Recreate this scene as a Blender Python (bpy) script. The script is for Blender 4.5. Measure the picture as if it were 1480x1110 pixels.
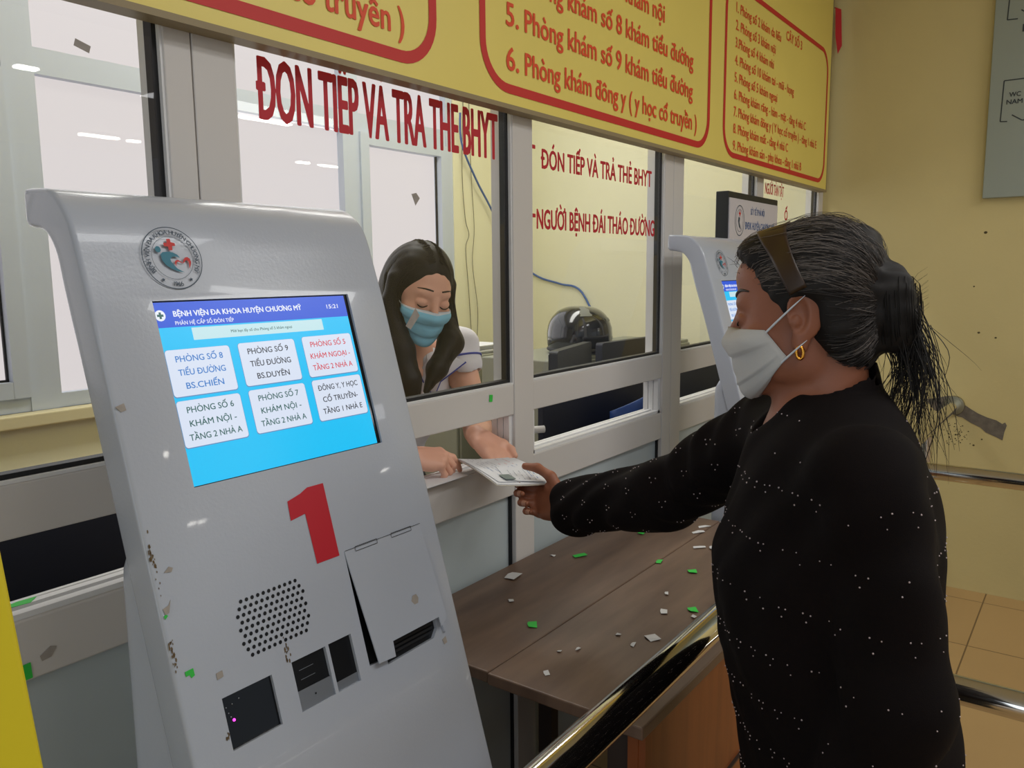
import bpy, bmesh, math, random
import numpy as np
import openvdb
from mathutils import Vector, Matrix
random.seed(7); RNG = np.random.default_rng(11)
SC = bpy.context.scene
COL = SC.collection
for o in list(bpy.data.objects): bpy.data.objects.remove(o)

# ---------------------------------------------------------------- camera
cam = bpy.data.objects.new('camera', bpy.data.cameras.new('camera')); COL.objects.link(cam)
CR = ((0.58995, -0.80738, -0.00954), (0.11588, 0.07298, 0.99058), (0.79908, 0.58550, -0.13661))
cam.matrix_world = Matrix(((CR[0][0], CR[1][0], -CR[2][0], 0), (CR[0][1], CR[1][1], -CR[2][1], 0),
                           (CR[0][2], CR[1][2], -CR[2][2], 1.45), (0, 0, 0, 1)))
cam.data.sensor_width = 36; cam.data.lens = 36*1170/1480; cam.data.clip_start = .02
SC.camera = cam
# ---------------------------------------------------------------- world, light, exposure
W = bpy.data.worlds.new('world'); SC.world = W; W.use_nodes = True
W.node_tree.nodes['Background'].inputs[0].default_value = (.78, .88, 1.0, 1)
W.node_tree.nodes['Background'].inputs[1].default_value = .36
SC.view_settings.view_transform = 'Standard'; SC.view_settings.look = 'None'
SC.view_settings.exposure = 0.0; SC.view_settings.gamma = 1; SC.view_settings.use_curve_mapping = False
def area(name, loc, rot, sx, sy, power, col=(1, 1, 1)):
    l = bpy.data.lights.new(name, 'AREA'); l.shape = 'RECTANGLE'; l.size = sx; l.size_y = sy
    l.energy = power; l.color = col
    o = bpy.data.objects.new(name, l); COL.objects.link(o); o.location = loc; o.rotation_euler = rot
    return o
area('hall_fill_light', (1.0, -.8, 3.0), (0, 0, 0), 1.8, .4, 19, (.98, .99, 1))  # ceiling fills added without fixtures; this one makes brightness fall off downwards
area('hall_fill_light', (2.9, -1.5, 3.0), (0, 0, 0), 1.6, .4, 30, (.99, .99, .98))  # unseen fill added to brighten the right wall
area('hall_fill_light', (5.2, -4.4, 3.0), (0, 0, 0), 2.4, .5, 33, (.97, .98, 1))  # extra fill added beside the mirrored lamp row
area('hall_fill_light', (-1.6, -2.2, 3.0), (0, 0, 0), 2.4, .5, 12, (.97, .98, 1))  # unseen fill added over the left of the hall
area('hall_side_fill_light', (-4.2, -.6, 1.5), (0, math.radians(-90), 0), 2.2, 2.6, 30, (.82, .9, 1))  # assumed bluish side light, added to brighten the kiosk's left side; no entrance modelled
area('office_fill_light', (2.3, 2.0, 2.95), (0, 0, 0), 2.4, .4, 29, (1, .98, .93))  # assumed office ceiling light, added unseen and without a fixture
area('office_window_daylight', (2.0, 2.86, 1.9), (math.radians(-90), 0, 0), 2.6, 1.6, 8, (.97, .98, 1))

# ---------------------------------------------------------------- materials
def lin(c):
    return tuple((x/255/12.92 if x <= 10 else ((x/255+.055)/1.055)**2.4) for x in c)
def mat(name, c, rough=.5, metal=0, spec=.5, emit=0, noise=None, bump=None, coat=0, srgb=True, c2=None, rrange=None):
    """noise=(scale, amount) varies the colour, bump=(scale, strength)"""
    m = bpy.data.materials.new(name); m.use_nodes = True
    nt = m.node_tree; b = nt.nodes['Principled BSDF']
    col = lin(c) if srgb else c
    b.inputs['Base Color'].default_value = (*col, 1)
    b.inputs['Roughness'].default_value = rough; b.inputs['Metallic'].default_value = metal
    b.inputs['Specular IOR Level'].default_value = spec; b.inputs['Coat Weight'].default_value = coat
    if emit:
        b.inputs['Emission Color'].default_value = (*col, 1); b.inputs['Emission Strength'].default_value = emit
        b.inputs['Base Color'].default_value = (.01, .01, .01, 1)
    tc = nt.nodes.new('ShaderNodeTexCoord')
    if noise:
        n = nt.nodes.new('ShaderNodeTexNoise'); n.inputs['Scale'].default_value = noise[0]; n.inputs['Detail'].default_value = 5
        if len(noise) > 2:
            mp = nt.nodes.new('ShaderNodeMapping'); mp.inputs['Scale'].default_value = noise[2]
            nt.links.new(tc.outputs['Object'], mp.inputs[0]); nt.links.new(mp.outputs[0], n.inputs['Vector'])
        else: nt.links.new(tc.outputs['Object'], n.inputs['Vector'])
        r = nt.nodes.new('ShaderNodeValToRGB')
        r.color_ramp.elements[0].position = .3; r.color_ramp.elements[1].position = .72
        k = noise[1]
        e2 = lin(c2) if c2 else tuple(x*(1-k) for x in col)
        r.color_ramp.elements[0].color = (*e2, 1); r.color_ramp.elements[1].color = (*col, 1)
        nt.links.new(n.outputs['Fac'], r.inputs['Fac'])
        nt.links.new(r.outputs['Color'], b.inputs['Base Color'])
    if bump:
        n2 = nt.nodes.new('ShaderNodeTexNoise'); n2.inputs['Scale'].default_value = bump[0]; n2.inputs['Detail'].default_value = 4
        nt.links.new(tc.outputs['Object'], n2.inputs['Vector'])
        bp = nt.nodes.new('ShaderNodeBump'); bp.inputs['Strength'].default_value = bump[1]; bp.inputs['Distance'].default_value = .002
        nt.links.new(n2.outputs['Fac'], bp.inputs['Height']); nt.links.new(bp.outputs[0], b.inputs['Normal'])
    return m
def glass_mat(name, tint=(.97, .98, .98), refl=1.0):
    m = bpy.data.materials.new(name); m.use_nodes = True; nt = m.node_tree; nt.nodes.clear()
    out = nt.nodes.new('ShaderNodeOutputMaterial'); mx = nt.nodes.new('ShaderNodeMixShader')
    t = nt.nodes.new('ShaderNodeBsdfTransparent'); t.inputs[0].default_value = (*tint, 1)
    g = nt.nodes.new('ShaderNodeBsdfGlossy'); g.inputs['Roughness'].default_value = .01
    f = nt.nodes.new('ShaderNodeFresnel'); f.inputs[0].default_value = 1.5
    mu = nt.nodes.new('ShaderNodeMath'); mu.operation = 'MULTIPLY'; mu.inputs[1].default_value = refl
    ge = nt.nodes.new('ShaderNodeNewGeometry'); io = nt.nodes.new('ShaderNodeMath'); io.operation = 'MULTIPLY_ADD'
    io.inputs[1].default_value = 1/1.5-1.5; io.inputs[2].default_value = 1.5
    nt.links.new(ge.outputs['Backfacing'], io.inputs[0]); nt.links.new(io.outputs[0], f.inputs[0])
    nt.links.new(f.outputs[0], mu.inputs[0]); nt.links.new(mu.outputs[0], mx.inputs[0])
    nt.links.new(t.outputs[0], mx.inputs[1]); nt.links.new(g.outputs[0], mx.inputs[2]); nt.links.new(mx.outputs[0], out.inputs[0])
    return m
M = {}
M['wall'] = mat('yellow_wall_paint', (212, 196, 138), .75, noise=(1.6, .10), bump=(90, .25))
M['office_wall'] = mat('cream_office_paint', (241, 238, 206), .75, noise=(1.6, .06), bump=(90, .25))
M['ceil'] = mat('ceiling_paint', (225, 222, 212), .8)
M['alu'] = mat('powder_coated_aluminium', (211, 207, 203), .42, bump=(60, .03))
M['alu_white'] = mat('white_aluminium', (226, 226, 226), .4)
M['alu_grey'] = mat('grey_window_frame', (200, 210, 226), .45)
M['gasket'] = mat('black_rubber', (18, 18, 20), .6)
M['glass'] = glass_mat('clear_glass')
M['panel'] = mat('grey_green_panel', (186, 197, 200), .5, noise=(4, .06))
M['frost'] = mat('frosted_daylight_pane', (229, 221, 221), .5, emit=.92)
M['red'] = mat('red_vinyl', (196, 24, 44), .55)
M['signred'] = mat('red_print', (206, 38, 34), .5)
M['signorange'] = mat('orange_red_print', (232, 78, 34), .5)
M['signyellow'] = mat('yellow_flex_board', (248, 228, 118), .4, noise=(1.3, .10))
M['beige_metal'] = mat('beige_painted_metal', (150, 134, 100), .5)
M['kiosk'] = mat('white_kiosk_enamel', (186, 193, 206), .26, noise=(3, .04), bump=(240, .10), coat=.25)
M['kiosk_dark'] = mat('dark_recess', (14, 16, 20), .35)
M['blackglass'] = mat('black_glass', (8, 9, 12), .08)
M['silver'] = mat('silver_trim', (150, 156, 165), .35, metal=.6)
M['cyan'] = mat('screen_cyan', (0, 194, 248), .3, emit=.95)
M['blue'] = mat('screen_header_blue', (28, 84, 214), .3, emit=.95)
M['btn'] = mat('screen_button_white', (218, 228, 246), .3, emit=.95)
M['bar'] = mat('screen_notice_bar', (196, 230, 236), .3, emit=.95)
M['btnshade'] = mat('screen_button_border', (96, 140, 190), .3, emit=.9)
M['scr_white'] = mat('screen_text_white', (235, 240, 250), .3, emit=.95)
M['scr_blue'] = mat('screen_text_blue', (30, 124, 206), .3, emit=.9)
M['scr_black'] = mat('screen_text_black', (34, 40, 52), .3, emit=.9)
M['scr_red'] = mat('screen_text_red', (218, 56, 72), .3, emit=.9)
M['scr_green'] = mat('screen_text_green', (34, 96, 92), .3, emit=.9)
M['pinkled'] = mat('pink_light', (255, 60, 220), .3, emit=3.0)
M['navy_print'] = mat('navy_print', (40, 62, 84), .5)
M['teal_print'] = mat('teal_print', (42, 122, 146), .5)
M['white_print'] = mat('white_print', (212, 214, 218), .4)
M['dirt'] = mat('brown_grime', (120, 100, 70), .8, noise=(60, .4))
M['tape_mark'] = mat('old_tape_residue', (176, 168, 160), .7, noise=(50, .25))
M['chrome'] = mat('polished_steel', (215, 212, 205), .09, metal=1)
M['satin'] = mat('satin_steel', (170, 165, 140), .3, metal=1)
M['woodtop'] = mat('dark_wood_top', (118, 95, 78), .42, noise=(3.2, .4, (1.2, 7, 1)), c2=(90, 69, 56), bump=(40, .05))
M['woodfront'] = mat('orange_brown_wood', (150, 84, 40), .4, noise=(4, .25, (7, 1, .6)), c2=(118, 62, 28))
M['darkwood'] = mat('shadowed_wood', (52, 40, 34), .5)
M['green_scrap'] = mat('green_tape', (52, 196, 70), .6)
M['white_scrap'] = mat('white_paper_scrap', (205, 205, 205), .8)
M['paper'] = mat('white_paper', (226, 228, 232), .7)
M['paper2'] = mat('aged_paper', (196, 190, 176), .75)
M['ink_red'] = mat('red_ink', (206, 130, 130), .7)
M['ink_blue'] = mat('blue_ink', (110, 140, 190), .7)
M['ink_grey'] = mat('grey_ink', (160, 165, 176), .7)
M['cardgreen'] = mat('green_grey_card', (120, 135, 130), .4)
M['skin_lady'] = mat('tanned_skin', (154, 95, 68), .5, noise=(22, .14), bump=(220, .12))
M['skin_woman'] = mat('fair_skin', (236, 180, 154), .5, noise=(14, .06), bump=(260, .05))
M['hair_lady'] = mat('greying_black_hair', (30, 27, 25), .6, spec=.25)
M['hair_grey'] = mat('grey_hair_strand', (120, 111, 104), .5)
M['hair_dark'] = mat('dark_hair_strand', (48, 42, 38), .45)
M['hair_woman'] = mat('black_brown_hair', (24, 19, 19), .5, spec=.25)
M['hair_woman2'] = mat('brown_hair_strand', (30, 23, 22), .45, spec=.3)
M['band'] = mat('brown_hairband', (52, 34, 18), .4)
M['mask_grey'] = mat('grey_white_mask', (196, 196, 194), .8, bump=(600, .1))
M['mask_blue'] = mat('light_blue_mask', (140, 205, 230), .8, bump=(600, .1))
M['mask_white'] = mat('white_mask_edge', (214, 222, 230), .8)
M['gold'] = mat('gold', (214, 150, 60), .2, metal=1)
M['blouse'] = mat('black_maroon_blouse', (17, 10, 10), .85, spec=.15, noise=(9, .4), bump=(900, .2))
M['trousers'] = mat('black_trousers', (18, 17, 17), .85)
M['stone'] = mat('silver_rhinestone', (200, 184, 186), .3, metal=.2)
M['shoe'] = mat('dark_shoe', (24, 22, 22), .5)
M['uniform'] = mat('white_uniform_cloth', (222, 220, 226), .8, bump=(700, .15))
M['piping'] = mat('blue_piping', (44, 58, 150), .7)
M['badge'] = mat('grey_badge_print', (140, 148, 166), .7)
M['helmet'] = mat('glossy_black_helmet', (22, 23, 24), .12, noise=(9, .3), coat=.6)
M['scuff'] = mat('grey_scuffed_sticker', (120, 122, 112), .6)
M['monitor'] = mat('dark_monitor_plastic', (34, 36, 40), .5)
M['navy'] = mat('navy_panel', (22, 26, 42), .55)
M['chairblue'] = mat('blue_plastic', (30, 66, 130), .35)
M['cabinet'] = mat('grey_steel_cabinet', (140, 142, 128), .5)
M['cableblue'] = mat('blue_cable', (70, 104, 170), .5)
M['cabledark'] = mat('dark_cable', (128, 124, 104), .6)
M['plate'] = mat('grey_plan_plate', (150, 158, 146), .4)
M['plateline'] = mat('black_plan_line', (44, 50, 50), .5)
M['plaster'] = mat('bare_grey_plaster', (120, 112, 100), .9, noise=(40, .3), bump=(120, .6))
M['yellowpost'] = mat('yellow_plastic_panel', (214, 196, 20), .45)
M['lamp'] = mat('lamp_diffuser', (255, 250, 240), .4, emit=42)
M['lampbody'] = mat('lamp_body', (225, 225, 225), .5)
M['screenframe'] = mat('black_sign_frame', (30, 32, 32), .5)
M['signface'] = mat('pale_sign_face', (206, 202, 208), .5)
M['blueprint'] = mat('blue_print', (50, 96, 160), .5)
def tile_mat():
    m = bpy.data.materials.new('brown_floor_tile'); m.use_nodes = True; nt = m.node_tree; b = nt.nodes['Principled BSDF']
    tc = nt.nodes.new('ShaderNodeTexCoord'); br = nt.nodes.new('ShaderNodeTexBrick')
    br.offset = 0; br.inputs['Scale'].default_value = 1; br.inputs['Mortar Size'].default_value = .003
    br.inputs['Brick Width'].default_value = .5; br.inputs['Row Height'].default_value = .5
    br.inputs['Color1'].default_value = (*lin((182, 150, 102)), 1); br.inputs['Color2'].default_value = (*lin((174, 142, 95)), 1)
    br.inputs['Mortar'].default_value = (*lin((112, 88, 58)), 1)
    mp = nt.nodes.new('ShaderNodeMapping'); mp.inputs['Location'].default_value = (.07, .16, 0)
    nt.links.new(tc.outputs['Object'], mp.inputs[0]); nt.links.new(mp.outputs[0], br.inputs['Vector'])
    nt.links.new(br.outputs['Color'], b.inputs['Base Color']); b.inputs['Roughness'].default_value = .35
    return m
M['tile'] = tile_mat()

# ---------------------------------------------------------------- mesh builder
def origin_of(p):
    v = Vector((0, 0, 0))
    while p is not None: v = v + p.location; p = p.parent
    return v
def link(name, me, parent=None, kind=None):
    o = bpy.data.objects.new(name, me); COL.objects.link(o)
    if parent is not None: o.parent = parent
    if kind: o['kind'] = kind
    return o
def tag(o, label, cat, group=None, kind=None):
    o['label'] = label; o['category'] = cat
    if group: o['group'] = group
    if kind: o['kind'] = kind
    return o
def thing(name, loc, label, cat, group=None, kind=None):
    o = bpy.data.objects.new(name, None); COL.objects.link(o); o.location = loc; o.empty_display_size = .05
    return tag(o, label, cat, group, kind)
class MB:
    def __init__(s): s.v = []; s.f = []; s.m = []; s.mi = 0; s.mats = []
    def use(s, m):
        if m not in s.mats: s.mats.append(m)
        s.mi = s.mats.index(m); return s
    def add(s, vs, fs):
        n = len(s.v); s.v += [tuple(map(float, v)) for v in vs]
        for f in fs: s.f.append(tuple(n+i for i in f)); s.m.append(s.mi)
        return s
    def box(s, x0, x1, y0, y1, z0, z1, bev=0):
        if bev:
            bm = bmesh.new(); bmesh.ops.create_cube(bm, size=1)
            for v in bm.verts: v.co = Vector(((x0+x1)/2+v.co.x*(x1-x0), (y0+y1)/2+v.co.y*(y1-y0), (z0+z1)/2+v.co.z*(z1-z0)))
            bmesh.ops.bevel(bm, geom=list(bm.edges), offset=bev, segments=3, affect='EDGES', profile=.5)
            return s.bm(bm)
        vs = [(x, y, z) for z in (z0, z1) for y in (y0, y1) for x in (x0, x1)]
        return s.add(vs, [(0, 2, 3, 1), (4, 5, 7, 6), (0, 1, 5, 4), (2, 6, 7, 3), (0, 4, 6, 2), (1, 3, 7, 5)])
    def bm(s, bm, T=None):
        bm.verts.index_update()
        vs = [(T @ v.co if T else v.co) for v in bm.verts]; fs = [[v.index for v in f.verts] for f in bm.faces]
        bm.free(); return s.add(vs, fs)
    def poly(s, pts, fr, off=0.0, th=0.0):
        """flat polygon (u,v) on frame fr=(origin,u,v,n) lifted off; th gives it thickness"""
        a = [fr_pt(fr, u, v, off+th) for u, v in pts]; n = len(a)
        if not th: return s.add(a, [tuple(range(n))])
        b = [fr_pt(fr, u, v, off) for u, v in pts]
        return s.add(a+b, [tuple(range(n)), tuple(range(2*n-1, n-1, -1))]+[(i, i+n, (i+1) % n+n, (i+1) % n) for i in range(n)])
    def tube(s, pts, r, n=8, cap=True):
        pts = [np.array(p, float) for p in pts]; k = len(pts)
        rs = [r]*k if np.isscalar(r) else r
        vs = []; ref = None
        for i in range(k):
            t = pts[min(i+1, k-1)]-pts[max(i-1, 0)]; t = t/(np.linalg.norm(t)+1e-12)
            if ref is None: ref = np.array([0, 0, 1.]) if abs(t[2]) < .9 else np.array([1., 0, 0])
            a = np.cross(t, ref); a /= np.linalg.norm(a)+1e-12; b = np.cross(t, a); ref = np.cross(a, t)
            for j in range(n):
                q = 2*math.pi*j/n; vs.append(pts[i]+rs[i]*(math.cos(q)*a+math.sin(q)*b))
        fs = [(i*n+j, i*n+(j+1) % n, (i+1)*n+(j+1) % n, (i+1)*n+j) for i in range(k-1) for j in range(n)]
        if cap and n > 2: fs += [tuple(range(n-1, -1, -1)), tuple((k-1)*n+j for j in range(n))]
        return s.add(vs, fs)
    def lathe(s, prof, c, n=32, axis='z'):
        vs = []; k = len(prof)
        for r, h in prof:
            for j in range(n):
                q = 2*math.pi*j/n; x, y = r*math.cos(q), r*math.sin(q)
                p = (x, y, h) if axis == 'z' else ((h, x, y) if axis == 'x' else (x, h, y))
                vs.append((c[0]+p[0], c[1]+p[1], c[2]+p[2]))
        fs = [(i*n+j, i*n+(j+1) % n, (i+1)*n+(j+1) % n, (i+1)*n+j) for i in range(k-1) for j in range(n)]
        return s.add(vs, fs+[tuple(range(n-1, -1, -1)), tuple((k-1)*n+j for j in range(n))])
    def sphere(s, c, r, seg=8, rings=6):
        bm = bmesh.new(); bmesh.ops.create_uvsphere(bm, u_segments=seg, v_segments=rings, radius=1)
        rr = (r, r, r) if np.isscalar(r) else r
        for v in bm.verts: v.co = Vector((c[0]+v.co.x*rr[0], c[1]+v.co.y*rr[1], c[2]+v.co.z*rr[2]))
        return s.bm(bm)
    def build(s, name, m=None, parent=None, smooth=False, kind=None, flip=True, angle=None):
        o0 = origin_of(parent)
        me = bpy.data.meshes.new(name)
        me.from_pydata([(v[0]-o0.x, v[1]-o0.y, v[2]-o0.z) for v in s.v], [], s.f)
        if m is not None: me.materials.append(m)
        else:
            for x in s.mats: me.materials.append(x)
            me.polygons.foreach_set('material_index', s.m)
        if flip:
            bm = bmesh.new(); bm.from_mesh(me); bmesh.ops.recalc_face_normals(bm, faces=bm.faces); bm.to_mesh(me); bm.free()
        if smooth: me.polygons.foreach_set('use_smooth', [True]*len(me.polygons))
        if angle: me.set_sharp_from_angle(angle=math.radians(angle)) if smooth else None
        me.update()
        return link(name, me, parent, kind)
def fr_pt(fr, u, v, n=0.0):
    o, a, b, c = fr
    return tuple(o[i]+a[i]*u+b[i]*v+c[i]*n for i in range(3))
def rrect(u0, u1, v0, v1, r, n=5):
    out = []
    for cx, cy, a0 in ((u1-r, v1-r, 0), (u0+r, v1-r, 90), (u0+r, v0+r, 180), (u1-r, v0+r, 270)):
        for i in range(n+1):
            q = math.radians(a0+90*i/n); out.append((cx+r*math.cos(q), cy+r*math.sin(q)))
    return out
def ring_poly(mb, outer, inner, fr, off):
    n = len(outer); a = [fr_pt(fr, u, v, off) for u, v in outer]+[fr_pt(fr, u, v, off) for u, v in inner]
    mb.add(a, [(i, (i+1) % n, n+(i+1) % n, n+i) for i in range(n)])
# ---------------------------------------------------------------- lettering (built-in font; accents drawn as strokes)
import unicodedata
_tx = {}; CAP = None
def raw_geo(s):
    c = bpy.data.curves.new('t', 'FONT'); c.body = s; c.resolution_u = 3
    o = bpy.data.objects.new('t', c); COL.objects.link(o); bpy.context.view_layer.update()
    dg = bpy.context.evaluated_depsgraph_get(); me = bpy.data.meshes.new_from_object(o.evaluated_get(dg))
    v = np.array([x.co[:2] for x in me.vertices]) if len(me.vertices) else np.zeros((0, 2))
    f = [tuple(p.vertices) for p in me.polygons]
    bpy.data.objects.remove(o); bpy.data.curves.remove(c); bpy.data.meshes.remove(me)
    return v, f
def char_geo(ch):
    if ch not in _tx:
        v, f = raw_geo(ch) if ch != ' ' else (np.zeros((0, 2)), [])
        adv = raw_geo('H'+ch+'H')[0][:, 0].max()-raw_geo('HH')[0][:, 0].max()
        _tx[ch] = (v, f, adv)
    return _tx[ch]
def stroke(pts, w):
    p = np.array(pts, float); vs = []; fs = []
    for i in range(len(p)):
        d = p[min(i+1, len(p)-1)]-p[max(i-1, 0)]; d /= np.linalg.norm(d); n = np.array([-d[1], d[0]])*w/2
        vs += [p[i]-n, p[i]+n]
    return vs, [(2*i, 2*i+2, 2*i+3, 2*i+1) for i in range(len(p)-1)]
def text_geo(s):
    """lays the letters out and draws the Vietnamese marks; returns points and faces for font size 1"""
    key = ('t', s)
    if key in _tx: return _tx[key]
    V = []; Fc = []; x = 0.0
    def put(v, f, lift=.000012):
        n = len(V); V.extend([(q[0], q[1], lift) for q in v]); Fc.extend([tuple(n+i for i in g) for g in f])
    for ch in s:
        base = {'Đ': 'D', 'đ': 'd'}.get(ch); marks = []
        if base is None:
            d = unicodedata.normalize('NFD', ch); base = d[0]; marks = list(d[1:])
        v, f, adv = char_geo(base)
        if len(v): put([(p[0]+x, p[1]) for p in v], f, 0)
        if len(v):
            x0, x1 = v[:, 0].min()+x, v[:, 0].max()+x; top = v[:, 1].max(); c = (x0+x1)/2
            if base == 'i': top -= .02
            w = .075
            if ch in 'Đđ':
                put(*(stroke([(x0-.07, .36), (x0+.22, .36)], .08) if ch == 'Đ' else stroke([(x1-.30, .62), (x1+.07, .62)], .07)))
            y = top+.09; stacked = any(m in marks for m in ('\u0302', '\u0306'))
            for m in marks:
                if m == '\u0302': put(*stroke([(c-.14, y-.02), (c, y+.08), (c+.14, y-.02)], w))
                elif m == '\u0306': put(*stroke([(c-.13, y+.07), (c-.07, y), (c, y-.015), (c+.07, y), (c+.13, y+.07)], w))
                elif m == '\u031b': put(*stroke([(x1-.07, top-.05), (x1+.03, top-.01), (x1+.07, top+.05), (x1+.06, top+.11)], w))
                elif m == '\u0323': put(*stroke([(c-.05, -.15), (c+.05, -.15)], .10))
                else:
                    cc = c+(.15 if stacked else 0); yy = y+(.06 if stacked else 0)
                    if m == '\u0301': put(*stroke([(cc-.04, yy), (cc+.08, yy+.13)], w))
                    elif m == '\u0300': put(*stroke([(cc-.08-(.26 if stacked else 0), yy+.13), (cc+.04-(.26 if stacked else 0), yy)], w))
                    elif m == '\u0303': put(*stroke([(cc-.15, yy), (cc-.08, yy+.06), (cc+.07, yy+.01), (cc+.15, yy+.07)], w))
                    elif m == '\u0309': put(*stroke([(cc-.06, yy+.10), (cc, yy+.14), (cc+.05, yy+.09), (cc, yy+.03), (cc, yy-.01)], .06))
        x += adv
    _tx[key] = (np.array(V), Fc)
    return _tx[key]
def letter(mb, s, fr, u0, v0, cap, width=None, bold=.012, off=.0006, align='l'):
    """lettering with its baseline at (u0,v0), capital height cap; width squeezes it to fit; bold thickens the strokes"""
    global CAP
    if CAP is None: CAP = text_geo('H')[0][:, 1].max()
    v, f = text_geo(s)
    sy = cap/CAP; x0, x1 = v[:, 0].min(), v[:, 0].max()
    sx = width/(x1-x0) if width else sy
    w = (x1-x0)*sx
    us = u0-{'l': 0, 'c': w/2, 'r': w}[align]
    b = bold*min(sy, (sx*sy)**.5*.85); n = 8 if bold > .02 else (4 if bold else 0)
    sh = [(0, 0)]+[(b*math.cos(2*math.pi*(i+.5)/n), .75*b*math.sin(2*math.pi*(i+.5)/n)) for i in range(n)]
    for i, (dx, dy) in enumerate(sh):
        mb.add([fr_pt(fr, us+(x-x0)*sx+dx, v0+y*sy+dy, off+i*.00003+l) for x, y, l in v], f)
    return w
def words(name, m, parent, s, *a, **k):
    mb = MB(); letter(mb, s, *a, **k); return mb.build(name, m, parent, flip=False)
# ---------------------------------------------------------------- signed-distance bodies -> one continuous mesh
class P:
    pass
def nrm(a):
    a = np.array(a, float); return a/np.linalg.norm(a)
def rc(a, b, ra, rb=None, k=.012, sub=False):
    p = P(); a = np.array(a, float); b = np.array(b, float); rb = ra if rb is None else rb
    ba = b-a; L = max(ba@ba, 1e-12)
    def f(q):
        d = q-a; t = np.clip(d@ba/L, 0, 1)
        return np.sqrt(((d-t[:, None]*ba)**2).sum(1))-(ra+(rb-ra)*t)
    p.f = f; p.c = (a+b)/2; p.r = math.sqrt(L)/2+max(ra, rb); p.k = k; p.sub = sub; return p
def el(c, r, k=.012, B=None, sub=False):
    p = P(); c = np.array(c, float); r = np.array(r, float); B = np.eye(3) if B is None else np.array(B)
    def f(q):
        x = (q-c)@B.T; k0 = np.sqrt(((x/r)**2).sum(1)); k1 = np.sqrt(((x/r**2)**2).sum(1))+1e-9
        return k0*(k0-1)/k1
    p.f = f; p.c = c; p.r = r.max(); p.k = k; p.sub = sub; return p
def loft(o, B, st, k=.02, sub=False, pw=2.0, rnd=.02):
    """stack of ellipses: st rows (h, f, l, a, b) along axis 3 of basis B (rows f,l,up)"""
    p = P(); o = np.array(o, float); B = np.array(B); st = np.array(sorted(st), float)
    h0, h1 = st[0, 0], st[-1, 0]
    hh = np.linspace(h0, h1, 80); sm = [np.interp(hh, st[:, 0], st[:, j]) for j in range(1, 5)]
    ker = np.hanning(11); ker /= ker.sum()
    sm = [np.convolve(np.pad(x, 5, mode='edge'), ker, 'valid') for x in sm]
    def f(q):
        x = (q-o)@B.T; h = np.clip(x[:, 2], h0, h1)
        cf, cl, a, b = (np.interp(h, hh, s_) for s_ in sm)
        u = (x[:, 0]-cf); w = (x[:, 1]-cl)
        k0 = (np.abs(u/a)**pw+np.abs(w/b)**pw)**(1/pw)+1e-9; k1 = np.sqrt((u/a**2)**2+(w/b**2)**2)+1e-9
        d2 = (k0-1)*np.minimum(np.where(k0 > .5, k0/k1, np.minimum(a, b)), 9)
        dz = np.maximum(x[:, 2]-h1, h0-x[:, 2])
        g1 = d2+rnd; g2 = dz+rnd
        return np.minimum(np.maximum(g1, g2), 0)+np.sqrt(np.maximum(g1, 0)**2+np.maximum(g2, 0)**2)-rnd
    p.f = f; mid = o+B[2]*(h0+h1)/2+B[0]*st[:, 1].mean()+B[1]*st[:, 2].mean()
    p.c = mid; p.r = (h1-h0)/2+st[:, 3:5].max()+abs(st[:, 1:3]).max(); p.k = k; p.sub = sub; return p
def fn(f, c, r, k=.01, sub=False):
    p = P(); p.f = f; p.c = np.array(c, float); p.r = r; p.k = k; p.sub = sub; return p
def sdf(prims, q, disp=None):
    d = np.full(len(q), 1.0)
    for p in prims:
        x = p.f(q)
        if p.sub:
            h = np.clip(.5-.5*(d+x)/p.k, 0, 1); d = d+(-x-d)*h+p.k*h*(1-h)
        else:
            h = np.clip(.5+.5*(d-x)/p.k, 0, 1); d = d*(1-h)+x*h-p.k*h*(1-h)
    if disp is not None: d = d+disp(q)
    return d
def mesh_sdf(prims, h, disp=None):
    lo = np.min([p.c-p.r for p in prims if not p.sub], 0)-4*h; hi = np.max([p.c+p.r for p in prims if not p.sub], 0)+4*h
    n8 = np.ceil((hi-lo)/(8*h)).astype(int); n = n8*8
    A = np.ones(n, 'f4')
    CS = 4                                                    # blocks per cell edge
    loc = np.stack(np.meshgrid(*[np.arange(8)]*3, indexing='ij'), -1).reshape(-1, 3)
    cells = np.ceil(n8/CS).astype(int)
    for ci in range(cells[0]):
        for cj in range(cells[1]):
            for ck in range(cells[2]):
                b0 = np.array([ci, cj, ck])*CS; b1 = np.minimum(b0+CS, n8)
                bl = np.stack(np.meshgrid(*[np.arange(b0[i], b1[i]) for i in range(3)], indexing='ij'), -1).reshape(-1, 3)
                cc = lo+(b0+b1)/2*8*h; cr = np.linalg.norm((b1-b0)*4*h)
                near = [p for p in prims if np.linalg.norm(p.c-cc)-p.r < cr+.06]
                if not [p for p in near if not p.sub]: continue
                dc = sdf(near, lo+(bl*8+3.5)*h, disp)
                for b, dv in zip(bl, dc):
                    if dv < 0: A[b[0]*8:b[0]*8+8, b[1]*8:b[1]*8+8, b[2]*8:b[2]*8+8] = -1
                act = bl[np.abs(dc) < 8*h*1.5]
                if len(act) == 0: continue
                ix = (act[:, None, :]*8+loc[None]).reshape(-1, 3)
                A[ix[:, 0], ix[:, 1], ix[:, 2]] = sdf(near, lo+ix*h, disp)
    g = openvdb.FloatGrid(1.0); g.copyFromArray(A, ijk=(0, 0, 0), tolerance=0)
    pts, quads = g.convertToQuads(0.0)
    return lo+pts*h, quads
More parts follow.
